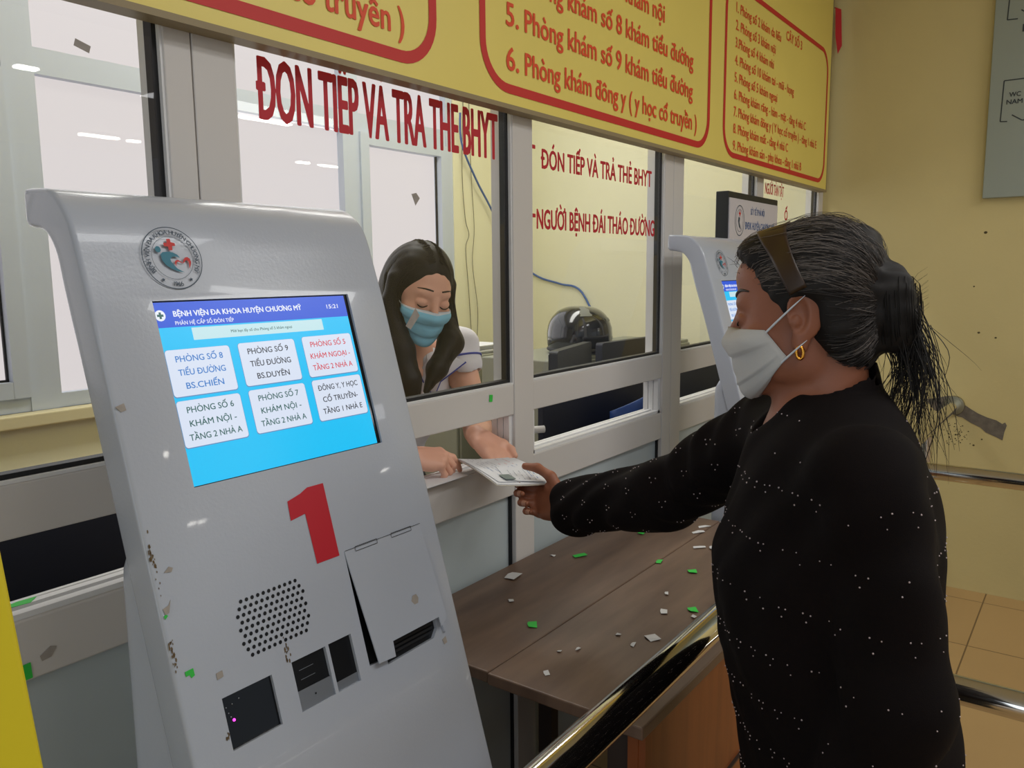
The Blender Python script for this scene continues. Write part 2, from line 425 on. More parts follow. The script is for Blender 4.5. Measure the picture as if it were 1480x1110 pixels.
def body_obj(name, prims, h, m, parent=None, disp=None):
    v, q = mesh_sdf(prims, h, disp)
    mb = MB(); mb.v = [tuple(x) for x in v]; mb.f = [tuple(int(i) for i in x) for x in q]; mb.m = [0]*len(q)
    me = bpy.data.meshes.new(name); o0 = np.array(origin_of(parent))
    me.from_pydata([tuple(x) for x in v-o0], [], mb.f); me.materials.append(m)
    bm = bmesh.new(); bm.from_mesh(me); bmesh.ops.recalc_face_normals(bm, faces=bm.faces)
    bmesh.ops.smooth_vert(bm, verts=bm.verts, factor=.4, use_axis_x=True, use_axis_y=True, use_axis_z=True)
    bm.to_mesh(me); bm.free()
    me.polygons.foreach_set('use_smooth', [True]*len(me.polygons)); me.update()
    return link(name, me, parent)
def surf(prims, c, d, rmax=.4, r0=0.0, disp=None):
    """distance from c along unit directions d (N,3) to the outermost surface"""
    d = np.atleast_2d(d); lo = np.full(len(d), r0); hi = np.full(len(d), rmax)
    rs = np.linspace(rmax, r0, 60); found = np.zeros(len(d), bool)
    c = np.asarray(c, float); cc = np.broadcast_to(c, d.shape)
    for i in range(1, len(rs)):
        x = sdf(prims, cc+d*rs[i], disp); hit = (~found) & (x < 0)
        lo[hit] = rs[i]; hi[hit] = rs[i-1]; found |= hit
        if found.all(): break
    for _ in range(14):
        mid = (lo+hi)/2; x = sdf(prims, cc+d*mid[:, None], disp); ins = x < 0
        lo = np.where(ins, mid, lo); hi = np.where(ins, hi, mid)
    return (lo+hi)/2
def copy_tree(o, parent=None):
    c = o.copy(); COL.objects.link(c); c.parent = parent
    for ch in list(o.children): copy_tree(ch, c)
    return c
# ================================================================ the setting
PY = 1.124; PD = .062; WX = 4.05; OY = 2.9; CZ = 3.06
FRP = lambda y: ((0, y, 0), (1, 0, 0), (0, 0, 1), (0, -1, 0))
FRW = lambda x: ((x, 0, 0), (0, -1, 0), (0, 0, 1), (-1, 0, 0))       # on the right wall, u runs towards the hall
MB().box(-4.5, 9.0, -8.5, OY, -.05, 0).build('floor', M['tile'], kind='structure')
MB().box(-4.5, 9.0, -8.5, OY+.15, CZ, CZ+.1).build('ceiling', M['ceil'], kind='structure')
wr = MB().box(WX, WX+.15, -2.2, PY+.03, 0, CZ).build('wall_right', M['wall'], kind='structure')
MB().box(WX, WX+.15, PY+.03, OY+.15, 0, CZ).build('wall_office_right', M['office_wall'], kind='structure')
MB().box(WX+.15, 9.0, -2.2, -2.05, 0, CZ).build('wall_far_right', M['wall'], kind='structure')
MB().box(-2.6, -2.45, PY, OY+.15, 0, CZ).build('wall_office_left', M['wall'], kind='structure')
# worn places of the right wall
pt = [(.638, .865), (.608, .868), (.578, .874), (.560, .879), (.543, .885), (.520, .880), (.497, .866), (.475, .848), (.451, .829), (.42, .815), (.38, .803),
      (.346, .792), (.330, .780), (.318, .782), (.312, .771), (.316, .742), (.321, .708), (.352, .720), (.385, .733), (.41, .752), (.445, .770), (.479, .789),
      (.500, .792), (.516, .801), (.540, .792), (.556, .778), (.575, .802), (.598, .814), (.62, .838)]
mb = MB()
jit = [(-(a+random.uniform(-.004, .004)), b+random.uniform(-.004, .004)) for a, b in pt]
mb.poly(jit, FRW(WX), .0015)
mb.build('peeled_paint', M['plaster'], wr)
mb = MB()
for (a, b, r) in ((.44, 1.60, .0075), (.375, 1.15, .005), (.44, 1.17, .006), (.47, 1.37, .004), (.40, .70, .004), (.43, .67, .005)):
    mb.poly([(-a+r*math.cos(i), b+r*.8*math.sin(i)) for i in range(6)], FRW(WX), .001)
for i in range(70):
    a = random.gauss(.50, .025); b = random.gauss(.705, .03); r = random.uniform(.001, .0035)
    mb.poly([(-a+r*math.cos(j), b+r*math.sin(j)) for j in range(5)], FRW(WX), .001)
mb.build('wall_mark', mat('dark_scuff', (84, 74, 46), .9), wr)
# back wall of the office with its daylight windows
wb = MB()
wb.box(-2.45, WX, OY, OY+.15, 0, 1.0); wb.box(3.44, WX, OY, OY+.15, 1.0, CZ); wb.box(-2.45, -1.5, OY, OY+.15, 1.0, CZ); wb.box(-1.5, 3.44, OY, OY+.15, 2.95, CZ)
wb = wb.build('wall_back', M['office_wall'], kind='structure')
MB().box(-1.5, 3.46, OY-.05, OY+.03, .955, 1.0, .006).build('trim_1', mat('cream_sill', (226, 216, 176), .6), kind='structure')
def back_window(i, x0, x1, sash):
    w = thing('window_%d' % i, ((x0+x1)/2, OY+.05, 1.0), 'grey framed office window of frosted bright panes' , 'window', kind='structure')
    f = MB()
    y0, y1 = OY+.005, OY+.09
    f.box(x0, x0+.05, y0, y1, 1.0, 2.95); f.box(x1-.05, x1, y0, y1, 1.0, 2.95)
    f.box(x0, x1, y0+.004, y1, 1.0, 1.05); f.box(x0, x1, y0+.004, y1, 2.9, 2.95); f.box(x0, x1, y0+.004, y1, 2.115, 2.20)
    f.build('window_frame', M['alu_grey'], w)
    if sash:
        s = MB(); a, b = x0+.05, x1-.05
        s.box(a, a+.055, y0-.012, y1, 1.05, 2.115); s.box(b-.055, b, y0-.012, y1, 1.05, 2.115); s.box(a+.055, b-.055, y0-.011, y1, 1.05, 1.105); s.box(a+.055, b-.055, y0-.011, y1, 2.06, 2.115)
        s.build('sash', M['alu_grey'], w)
        g = MB(); g.box(a+.055, a+.062, y0+.02, y0+.03, 1.105, 2.06); g.box(b-.062, b-.055, y0+.02, y0+.03, 1.105, 2.06); g.box(a+.055, b-.055, y0+.02, y0+.03, 1.105, 1.112)
        g.build('gasket', M['gasket'], w)
    MB().box(x0+.04, x1-.04, OY+.045, OY+.05, 1.04, 2.91).build('frosted_pane', M['frost'], w)
    return w
for i, (a, b, s) in enumerate(((-1.5, -.1, 0), (-.1, 1.27, 1), (1.27, 2.71, 0), (2.71, 3.44, 1))): back_window(i+6, a, b, s)

# ---------------------------------------------------------------- aluminium service partition: posts and bays
ZT = 2.95
def post(i, x0, x1, seam=None):
    t = thing('trim_%d' % i, ((x0+x1)/2, PY, 0), 'upright of the service partition', 'partition post', kind='structure')
    if seam:
        MB().box(x0, seam-.001, PY, PY+PD, 0, ZT, .002).build('profile', M['alu'], t); MB().box(seam+.001, x1, PY, PY+PD, 0, ZT, .002).build('profile', M['alu'], t)
    else: MB().box(x0, x1, PY, PY+PD, 0, ZT, .002).build('profile', M['alu'], t)
    return t
POST = [(-.80, -.68, None), (.692, .810, .737), (1.545, 1.624, None), (2.345, 2.480, 2.405), (3.155, 3.226, None), (3.985, WX, None)]
for i, (a, b, s) in enumerate(POST): post(i+2, a, b, s)
tb = thing('trim_8', (1.6, PY, ZT), 'head beam of the service partition', 'partition beam', kind='structure')
MB().box(-2.45, WX, PY, PY+PD, ZT, CZ).build('beam', M['alu'], tb)
MB().box(-2.45, -.80, PY, PY+PD, 0, ZT).build('wall_front', M['panel'], kind='structure')
def bay(i, x0, x1, text):
    w = thing('window_%d' % i, ((x0+x1)/2, PY, 0), 'service window bay', 'service window', kind='structure')
    y0, y1 = PY+.002, PY+PD
    MB().box(x0, x1, y0, y1, 1.112, 1.185, .003).build('rail', M['alu'], w)
    MB().box(x0, x1, y0, y1, .915, 1.000, .003).build('sill_beam', M['alu'], w)
    tr = MB(); tr.box(x0, x1, y0+.006, y0+.022, 1.0, 1.008); tr.box(x0, x1, y0+.030, y0+.044, 1.0, 1.010); tr.box(x0, x1, y0+.050, y0+.058, 1.0, 1.009)
    tr.build('sliding_track', M['alu_white'], w)
    ja = MB()
    for xx in ((x0, x0+.014), (x1-.014, x1)):
        for dy in (.006, .024, .042): ja.box(xx[0], xx[1], y0+dy, y0+dy+.016, 1.0, 1.112)
    ja.build('track_jamb', M['alu_white'], w)
    tp = MB().box(x0, x1, y0, y1, ZT-.05, ZT); tp.build('head_rail', M['alu'], w)
    bd = MB(); gk = MB(); yg = PY+.013                       # glazing bead, black gasket and pane
    for a, b in ((PY+.003, yg-.002), (yg+.022, PY+PD-.002)):
        bd.box(x0, x0+.004, a, b, 1.185, ZT-.05); bd.box(x1-.004, x1, a, b, 1.185, ZT-.05); bd.box(x0+.004, x1-.004, a, b, 1.185, 1.190)
    bd.build('glazing_bead', M['alu_white'], w)
    gk.box(x0, x0+.005, yg-.002, yg+.018, 1.185, ZT-.05); gk.box(x1-.011, x1, yg-.002, yg+.018, 1.185, ZT-.05); gk.box(x0+.005, x1-.011, yg-.002, yg+.018, 1.185, 1.197)
    gk.build('gasket', M['gasket'], w)
    g = MB(); g.add([(x0, yg, 1.185), (x1, yg, 1.185), (x1, yg, ZT-.05), (x0, yg, ZT-.05)], [(0, 1, 2, 3)])
    g.build('glass_pane', M['glass'], w, flip=False)
    MB().box(x0, x1, PY+.020, PY+.034, 0, .915).build('lower_panel', M['panel'], w)
    e = MB(); e.box(x1-.005, x1, PY+.012, PY+.02, 0, .915); e.box(x0, x0+.003, PY+.012, PY+.02, 0, .915)
    e.build('panel_gasket', M['gasket'], w)
    if text:
        for s, u0, u1, z, cap in text: words('lettering', M['red'], w, s, FRP(PY+.013), u0, z, cap, u1-u0, bold=.036, off=.0006)
    return w
W0 = bay(1, -.68, .692, None)
W1 = bay(2, .810, 1.545, [('ĐÓN TIẾP VÀ TRẢ THẺ BHYT', .860, 1.503, 1.7035, .096)])
W2 = bay(3, 1.624, 2.345, [('-', 1.640, 1.653, 1.732, .05), ('ĐÓN TIẾP VÀ TRẢ THẺ BHYT', 1.680, 2.273, 1.7015, .045), ('-', 1.640, 1.653, 1.57, .05), ('NGƯỜI BỆNH ĐÁI THÁO ĐƯỜNG', 1.660, 2.296, 1.556, .046)])
W3 = bay(4, 2.480, 3.155, None)
W4 = bay(5, 3.226, 3.985, [('NGƯỜI TÀN TẬT', 3.278, 3.507, 1.754, .042), ('Ố', 3.53, 3.57, 1.66, .042)])
# ---------------------------------------------------------------- scraps stuck on the panes and rails
def sticker(name, fr, pts, m, label, off=.001, parent=None, cat='sticker', group=None, th=.0004):
    mb = MB(); mb.poly(pts, fr, off, th); o = mb.build(name, m, parent)
    if parent is None: tag(o, label, cat, group)
    return o
def quad(u, v, w, h, a=0):
    c, s = math.cos(a), math.sin(a)
    return [(u+x*c-y*s, v+x*s+y*c) for x, y in ((-w/2, -h/2), (w/2, -h/2), (w/2, h/2), (-w/2, h/2))]
G = FRP(PY+.013)
sticker('tape_scrap', G, quad(.581, 1.757, .021, .010, -.30), M['tape_mark'], 'slanted grey tape scrap high on the leftmost glass pane', .0008, cat='tape')
sticker('tape_scrap', G, [(1.217, 1.607), (1.231, 1.610), (1.241, 1.600), (1.228, 1.585)], M['tape_mark'], 'grey diamond tape scrap on the glass above the masked woman', .0008, cat='tape')
sticker('tape_scrap', G, [(1.190, 1.345), (1.220, 1.380), (1.232, 1.364), (1.204, 1.337)], M['tape_mark'], 'pale tape scrap on the glass over the blue mask', .0008, cat='tape')
F0 = FRP(PY+.002)
sticker('green_sticker', F0, quad(1.453, 1.164, .012, .016, -.12), M['green_scrap'], 'green tape strip on the rail below the masked woman', .001, cat='tape')
sticker('green_sticker', F0, quad(.435, .929, .014, .022, .05), M['green_scrap'], 'upright green tape on the sill beam left of the ticket kiosk', .001, cat='tape')
sticker('tape_scrap', F0, [(.454, .944), (.468, .953), (.476, .950), (.468, .938), (.456, .936)], M['tape_mark'], 'grey torn tape on the sill beam beside the green tape', .001, cat='tape')
sticker('green_sticker', ((0, 0, 1.0101), (1, 0, 0), (0, 1, 0), (0, 0, 1)), [(.43, PY+.034), (.46, PY+.030), (.475, PY+.046), (.45, PY+.048), (.437, PY+.044)], M['green_scrap'], 'crumpled green tape lying on the sliding track at far left', .0003, cat='tape')

# ---------------------------------------------------------------- yellow room-list board
def sign_board():
    x0, x1, yf, z0, z1 = -.10, 3.965, 1.09, 1.815, 2.94  # unseen top carried up to block office light passing over the board
    t = thing('sign_board', (1.9, yf, z0), 'long yellow board of red room lists across the top of the service windows', 'sign')
    b = MB(); b.box(x0, x1, yf, yf+.030, z0, z1); b.build('board', M['signyellow'], t)
    f = MB(); f.box(x0-.004, x1+.004, yf-.003, yf+.032, z0-.010, z0); f.box(x1, x1+.006, yf-.002, yf+.032, z0-.010, z1); f.box(x0-.006, x0, yf-.002, yf+.032, z0, z1)
    f.build('frame_edge', M['beige_metal'], t)
    fr = FRP(yf)
    for (a, c, top, wd) in ((.03, 1.25, 2.42, .022), (1.385, 2.592, 2.42, .020), (2.705, 3.925, 2.42, .018)):
        bo = MB(); ring_poly(bo, rrect(a, c, 1.838, top, .10, 10), rrect(a+wd, c-wd, 1.838+wd, top-wd, .10-wd, 10), fr, .0012); bo.build('red_border', M['signred'], t)
    L6 = 'Phòng khám đông y ( y học cổ truyền )'
    for dx, rows in ((0, (('6.', L6, 1.888), ('5.', 'Phòng khám số 9 khám tiểu đường', 1.980), ('4.', 'Phòng khám số 8 khám tiểu đường', 2.070), ('3.', 'Phòng khám số 7 khám nội', 2.160))), (-1.33, (('4.', L6, 1.888),))):
        for n, s, z in rows:
            words('lettering', M['signorange'], t, n, fr, 1.478+dx, z, .047, .045, bold=.022, off=.0014)
            wd = {1.888: .94, 1.980: .905, 2.070: .905, 2.160: .70}[z]
            words('lettering', M['signorange'], t, s, fr, 1.548+dx, z, .047, wd, bold=.022, off=.0014)
    rows = ['1. Phòng số 2 khám da liễu', '2. Phòng số 3 khám nội', '3.Phòng số 4 khám nhi', '4. Phòng số 10 khám tai - mũi - họng', '5. Phòng số 5 khám ngoại',
            '6. Phòng khám răng - hàm - mặt - tầng 4 nhà C', '7. Phòng khám đông y ( Y học cổ truyền ) - tầng 1 nhà E', '8. Phòng khám mắt - tầng 4 nhà C', '9. Phòng khám sản - phụ khoa - tầng 1 nhà B']
    k = .985/(text_geo(rows[6])[0][:, 0].max())
    for i, s in enumerate(rows):
        words('lettering', M['signorange'], t, s, fr, 2.80, 2.322-i*.0570, .032, k*text_geo(s)[0][:, 0].max(), bold=.012, off=.0014)
    words('lettering', M['signorange'], t, 'CÂY SỐ 3', fr, 3.33, 2.345, .034, .20, bold=.016, off=.0014)
    for x in (.75, 1.60, 2.44, 3.2): MB().box(x-.02, x+.02, yf+.03, PY+.001, z0+.02, z0+.05).build('bracket', M['beige_metal'], t)
    return t
sign_board()
rb = MB()
rb.add([(3.972, 1.083, 2.62), (4.02, 1.07, 2.62), (4.018, 1.06, 2.46), (3.992, 1.07, 2.42), (3.978, 1.08, 2.50), (3.98, 1.095, 2.62)], [(0, 1, 2, 3, 4), (0, 5, 1)])
rb = rb.build('red_ribbon', M['red'], None); tag(rb, 'red ribbon end hanging at the top right corner of the yellow board', 'ribbon')

# ---------------------------------------------------------------- floor-plan plate on the right wall
def plan_plate():
    t = thing('plan_plate', (WX-.02, .2, 1.75), 'grey floor plan plate hung on the yellow wall', 'sign')
    MB().box(WX-.03, WX-.002, -.75, .459, 1.742, 2.75, .003).build('board', M['plate'], t)
    mb = MB(); fr = FRW(WX-.03)
    def ln(a, b, w=.0022):
        a = np.array(a); b = np.array(b); d = (b-a)/np.linalg.norm(b-a); n = np.array([-d[1], d[0]])*w
        mb.poly([a-n, b-n, b+n, a+n], fr, .0008)
    ln((-.412, 2.052), (-.408, 2.215)); ln((-.408, 2.215), (-.10, 2.215)); ln((-.412, 2.052), (-.387, 2.050)); ln((-.372, 2.075), (-.335, 2.050)); ln((-.335, 2.050), (-.10, 2.050))
    for i in range(9): ln((-.298, 2.056+i*.018), (-.298, 2.066+i*.018))
    ln((-.412, 2.455), (-.405, 2.66)); ln((-.412, 2.455), (-.375, 2.453)); ln((-.365, 2.486), (-.325, 2.455)); ln((-.325, 2.455), (-.10, 2.455)); ln((-.405, 2.66), (-.10, 2.66))
    mb.build('plan_drawing', M['plateline'], t)
    for w_, u, v, c, wd in (('WC', -.366, 2.148, .0175, .040), ('NAM', -.366, 2.119, .0175, .056), ('LỐI ĐI', -.285, 2.40, .028, .14)): words('lettering', M['plateline'], t, w_, fr, u, v, c, wd, .03, align='c', off=.001)
plan_plate()

# ---------------------------------------------------------------- ceiling lamps of the hall (mirrored in the glass)
for x, y, l, lab in ((3.0, -4.45, .20, 'small panel lamp on the hall ceiling closest to the camera'), (5.44, -4.83, .70, 'long tube lamp in the nearer hall lamp row'), (4.88, -7.05, .48, 'tube lamp at the near end of the far hall lamp row'), (5.30, -7.08, .18, 'short lamp beside the near tube of the far hall lamp row'), (7.77, -7.05, .24, 'short lamp before the last tube of the far hall lamp row'), (8.25, -7.07, .36, 'last tube lamp at the far end of the far hall lamp row')):
    t = thing('ceiling_lamp', (x, y, CZ), lab, 'lamp', 'lamps on the hall ceiling')
    MB().box(x-l/2, x+l/2, y-.06, y+.06, CZ-.035, CZ, .004).build('lamp_body', M['lampbody'], t)
    MB().box(x-l/2+.02, x+l/2-.02, y-.045, y+.045, CZ-.055, CZ-.034, .008).build('diffuser', M['lamp'], t)
# ================================================================ ticket kiosk
TH = math.radians(16); KU, KV, KN = (1, 0, 0), (0, math.sin(TH), math.cos(TH)), (0, -math.cos(TH), math.sin(TH))
KF = ((0, .829, 1.2), KU, KV, KN)
def kp(u, v, n=0): return fr_pt(KF, u, v, n)
def smooth_prof(p, n=3):
    p = [np.array(a) for a in p]; out = []
    for i in range(len(p)-1):
        p0, p1, p2, p3 = p[max(i-1, 0)], p[i], p[i+1], p[min(i+2, len(p)-1)]
        for j in range(n):
            t = j/n; out.append(.5*((2*p1)+(p2-p0)*t+(2*p0-5*p1+4*p2-p3)*t*t+(3*p1-p0-3*p2+p3)*t**3))
    return [tuple(a) for a in out+[p[-1]]]
def extrude_x(prof, x0, x1, bev=.006):
    bm = bmesh.new()
    a = [bm.verts.new((x0, y, z)) for y, z in prof]; b = [bm.verts.new((x1, y, z)) for y, z in prof]; n = len(prof)
    bm.faces.new(a); bm.faces.new(b[::-1])
    for i in range(n): bm.faces.new((a[i], b[i], b[(i+1) % n], a[(i+1) % n]))
    bmesh.ops.recalc_face_normals(bm, faces=bm.faces)
    ed = [e for e in bm.edges if abs(e.verts[0].co.x-e.verts[1].co.x) < 1e-6]
    if bev: bmesh.ops.bevel(bm, geom=ed, offset=bev, segments=3, affect='EDGES', profile=.5, clamp_overlap=True)
    return bm
def cut(bm, cutters, name):
    me = bpy.data.meshes.new(name); bm.to_mesh(me); bm.free(); o = bpy.data.objects.new(name, me); COL.objects.link(o); tmp = [o]
    cb = bmesh.new()
    for pts, d0, d1 in cutters:
        a = [cb.verts.new(kp(u, v, d0)) for u, v in pts]; b = [cb.verts.new(kp(u, v, d1)) for u, v in pts]; n = len(pts)
        cb.faces.new(a); cb.faces.new(b[::-1])
        for i in range(n): cb.faces.new((a[i], b[i], b[(i+1) % n], a[(i+1) % n]))
    bmesh.ops.recalc_face_normals(cb, faces=cb.faces)
    cm = bpy.data.meshes.new('c'); cb.to_mesh(cm); cb.free(); co = bpy.data.objects.new('c', cm); COL.objects.link(co)
    md = o.modifiers.new('b', 'BOOLEAN'); md.object = co; md.operation = 'DIFFERENCE'; md.solver = 'EXACT'
    bpy.context.view_layer.update(); dg = bpy.context.evaluated_depsgraph_get()
    res = bpy.data.meshes.new_from_object(o.evaluated_get(dg))
    bpy.data.objects.remove(o); bpy.data.objects.remove(co)
    out = bmesh.new(); out.from_mesh(res); bpy.data.meshes.remove(res); return out
SCR = [(.5145, .0085), (.8155, .0085), (.8155, .2300), (.5145, .2300)]
WIN1 = [(.491, -.2875), (.5585, -.2875), (.5585, -.228), (.491, -.228)]
WIN2 = [(.588, -.287), (.641, -.287), (.641, -.2255), (.588, -.2255)]
WIN3 = [(.646, -.287), (.684, -.287), (.684, -.225), (.646, -.225)]
DOOR = [(.7035, -.121), (.850, -.120), (.8535, -.263), (.8376, -.271), (.8376, -.2571), (.7436, -.2574), (.7413, -.2777), (.7112, -.2757)]
HOLE = [(.7035, -.121), (.850, -.121), (.850, -.245), (.838, -.250), (.838, -.2734), (.8274, -.2841), (.734, -.286), (.734, -.277), (.7030, -.2757)]
def build_kiosk():
    t = thing('ticket_kiosk', (.663, .70, 0), 'white queue ticket kiosk with a lit blue screen and big red 1', 'kiosk', 'ticket kiosks by the service windows')
    fy = lambda z: .829+(z-1.2)*math.tan(TH)
    outer = smooth_prof([(fy(1.36), 1.36), (fy(1.412), 1.412), (.9075, 1.465), (.918, 1.497), (.931, 1.521), (.951, 1.539), (.975, 1.549), (1.024, 1.552)])
    inner = smooth_prof([(1.022, 1.508), (.990, 1.503), (.973, 1.492), (.960, 1.472), (.952, 1.442), (.938, 1.395), (.905, 1.290), (.866, 1.155)])
    prof = [(fy(.02), .02)]+outer+[(1.028, 1.545), (1.028, 1.514)]+inner+[(fy(.02)+.047, .02)]
    bm = extrude_x(prof, .4425, .887, .006)
    cutters = [(SCR, .02, -.004), (WIN1, .02, -.006), (WIN2, .02, -.007), (WIN3, .02, -.006), (HOLE, .02, -.03)]
    bm = cut(bm, cutters, 'k'); sh = MB().bm(bm).build('front_shell', M['kiosk'], t, smooth=True, angle=32)
    base = [(fy(.0)+.046, 0.0), (fy(1.11)+.046, 1.11), (fy(1.12)+.03, 1.13), (.840, 1.154), (.851, 1.151), (.866, 1.142), (.875, 1.126), (.878, 1.105), (.882, 0.0)]
    bb = extrude_x(base, .4445, .885, .010); MB().bm(bb).build('base_cabinet', M['kiosk'], t, smooth=True, angle=35)
    # screen
    s = MB(); s.poly(SCR, KF, -.0036); s = s.build('screen', M['blackglass'], t)
    D = [(.5155, .0095), (.8090, .0095), (.8090, .2285), (.5155, .2285)]
    m = MB(); m.poly(D, KF, -.0032); m.build('display', M['cyan'], s)
    m = MB(); m.poly([(.5155, .198), (.8090, .198), (.8090, .2285), (.5155, .2285)], KF, -.0030); m.build('header_bar', M['blue'], s)
    m = MB(); m.use(M['scr_white']); m.poly([(.5218+.0067*math.cos(i/4*math.pi/2), .2127+.0067*math.sin(i/4*math.pi/2)) for i in range(16)], KF, -.0028)
    g = .0040; w = .0014; m.use(M['scr_green'])
    m.poly([(.5218+a, .2127+b) for a, b in ((-w, -g), (w, -g), (w, -w), (g, -w), (g, w), (w, w), (w, g), (-w, g), (-w, w), (-g, w), (-g, -w), (-w, -w))], KF, -.0026)
    m.build('cross_icon', None, s)
    for w_, a, b, c, d, e in (('BỆNH VIỆN ĐA KHOA HUYỆN CHƯƠNG MỸ', .5385, .2108, .0066, .1895, .034), ('PHÂN HỆ CẤP SỐ ĐÓN TIẾP', .5385, .2005, .0046, .080, .014), ('15:21', .773, .2108, .0056, .0205, .02)): words('header_lettering', M['scr_white'], s, w_, KF, a, b, c, d, e, -.0027)
    m = MB(); m.poly([(.558, .181), (.7592, .181), (.7592, .1962), (.558, .1962)], KF, -.0030); m.build('notice_bar', M['bar'], s)
    m = MB(); letter(m, 'Mời bạn lấy số cho Phòng số 5 khám ngoại', KF, .611, .1868, .0036, .0945, .008, -.0028); m.build('notice_lettering', M['scr_green'], s)
    B = [(.517, .603, .115, .1710, 'scr_blue', ('PHÒNG SỐ 8', 'TIỂU ĐƯỜNG', 'BS.CHIẾN')), (.6158, .7034, .1165, .1720, 'scr_black', ('PHÒNG SỐ 9', 'TIỂU ĐƯỜNG', 'BS.DUYÊN')), (.7168, .8046, .1168, .1730, 'scr_red', ('PHÒNG SỐ 5', 'KHÁM NGOẠI -', 'TẦNG 2 NHÀ A')),
         (.517, .603, .0545, .1098, 'scr_green', ('PHÒNG SỐ 6', 'KHÁM NỘI -', 'TẦNG 2 NHÀ A')), (.6158, .7040, .0553, .1108, 'scr_green', ('PHÒNG SỐ 7', 'KHÁM NỘI -', 'TẦNG 2 NHÀ A')), (.7170, .8050, .0555, .1118, 'scr_black', ('ĐÔNG Y, Y HỌC', 'CỔ TRUYỀN-', 'TẦNG 1 NHÀ E'))]
    for a, b, c, d, col, ws in B:
        q = MB(); q.use(M['btnshade']); q.poly(rrect(a-.0006, b+.0006, c-.0012, d+.0002, .0042), KF, -.0031)
        q.use(M['btn']); q.poly(rrect(a, b, c, d, .004), KF, -.0029)
        q.use(M[col])
        for k, wd in enumerate(ws):
            wid = .0063*len(wd) if len(wd) < 12 else (.071 if k else .0715)
            letter(q, wd, KF, (a+b)/2, d-.0150-k*.0163, .0072, min(wid, .0725), .016, -.0027, 'c')
        q.build('button', None, s)
    # emblem
    e = MB(); cx, cy = .5521, .2817; R0 = .0386; EU = lambda u, v: (u, v)
    circ = lambda r, n=48: [(cx+r*math.cos(2*math.pi*i/n), cy+r*math.sin(2*math.pi*i/n)) for i in range(n)]
    e.use(M['navy_print']); ring_poly(e, circ(R0), circ(R0-.0011), KF, .0006); ring_poly(e, circ(.0264), circ(.0259), KF, .0006)
    def arc(sx, a0, a1, r, cap, inward=True):
        ws = [max(char_geo(ch)[2] if ch == ' ' else text_geo(ch)[0][:, 0].max(), .2)+.09 for ch in sx]; tot = sum(ws); x = 0
        for ch, wd in zip(sx, ws):
            a = math.radians(a0+(a1-a0)*(x+wd/2)/tot); x += wd
            if ch == ' ': continue
            rad = (math.cos(a), math.sin(a)) if inward else (-math.cos(a), -math.sin(a))
            tan = (rad[1], -rad[0])
            o = (cx+r*math.cos(a), cy+r*math.sin(a))
            f2 = (kp(*o), tuple(np.array(KU)*tan[0]+np.array(KV)*tan[1]), tuple(np.array(KU)*rad[0]+np.array(KV)*rad[1]), KN)
            letter(e, ch, f2, 0, 0, cap, None, .02, .0006, 'c')
    arc('BỆNH VIỆN ĐA KHOA HUYỆN CHƯƠNG MỸ', 214, -34, .0292, .0052); arc('1966', 258, 282, .0348, .0054, False)
    for a in (236, 304):
        q = math.radians(a); o = (cx+.0322*math.cos(q), cy+.0322*math.sin(q))
        e.poly([(o[0]+(.0030 if i % 2 == 0 else .0012)*math.cos(math.pi/2+i*math.pi/5), o[1]+(.0030 if i % 2 == 0 else .0012)*math.sin(math.pi/2+i*math.pi/5)) for i in range(10)], KF, .0006)
    e.use(M['signred']); e.poly([(.544, .3002), (.5487, .3004), (.5489, .3051), (.5538, .3055), (.554, .3013), (.5588, .3003), (.5589, .2967), (.5544, .2965), (.5542, .2913), (.5495, .2911), (.5493, .2958), (.5442, .2962)], KF, .0006)
    e.poly([(.5556, .2715), (.5535, .2741), (.5536, .2771), (.5555, .2789), (.5583, .2795), (.5642, .2756), (.5656, .2797), (.568, .2823), (.5715, .2832), (.5742, .281), (.5752, .2767), (.5733, .272), (.5708, .2681), (.5717, .2728), (.5718, .2772), (.57, .279), (.5676, .2784), (.5661, .2763), (.5638, .275), (.5583, .2775), (.5558, .2762), (.5552, .2737)], KF, .0006)
    e.use(M['teal_print']); e.poly([(.5355+.0037*math.cos(i*math.pi/8), .2922+.0039*math.sin(i*math.pi/8)) for i in range(16)], KF, .0006)
    e.poly([(.5375, .2862), (.5407, .2888), (.547, .2895), (.5538, .2885), (.5586, .286), (.562, .2818), (.5562, .2835), (.5516, .283), (.5488, .2804), (.5493, .277), (.5518, .2728), (.5553, .2686), (.5636, .2638), (.5554, .2652), (.5481, .2682), (.5414, .2732), (.5379, .2787)], KF, .0006)
    e.build('emblem', None, t)
    m = MB(); m.poly([(.6337, -.0362), (.655, -.031), (.668, -.0255), (.6947, -.0255), (.6945, -.1236), (.6568, -.1236), (.656, -.0575), (.6323, -.0609)], KF, .0006); m.build('number', M['red'], t)
    # speaker holes (a printed field of punched holes is one grille)
    m = MB()
    rows = [(11, 0), (12, -.5), (13, -1), (12, -.5), (13, -1), (12, -.5), (13, -1), (12, -.5), (11, 0)]
    for r_, (n, o) in enumerate(rows):
        for i in range(n):
            u, v = .5398+.0079*(i+o), -.1336-.0079*r_
            m.poly([(u+.0024*math.cos(j*math.pi/5), v+.0024*math.sin(j*math.pi/5)) for j in range(10)], KF, .0004)
    m.build('speaker_grille', M['kiosk_dark'], t)
    # windows and slots
    m = MB(); m.poly([(.4912, -.2873), (.5583, -.2873), (.5583, -.2282), (.4912, -.2282)], KF, -.004); w1 = m.build('scanner_window', M['blackglass'], t)
    m = MB(); m.sphere(kp(.5019, -.257, -.0035), .0017); m.build('scanner_light', M['pinkled'], w1)
    m = MB()
    for u, v in ((.4955, -.2405), (.4972, -.2475), (.5035, -.2395), (.499, -.2525), (.513, -.237)): m.sphere(kp(u, v, -.0036), .0009)
    m.build('scanner_lens', M['silver'], w1)
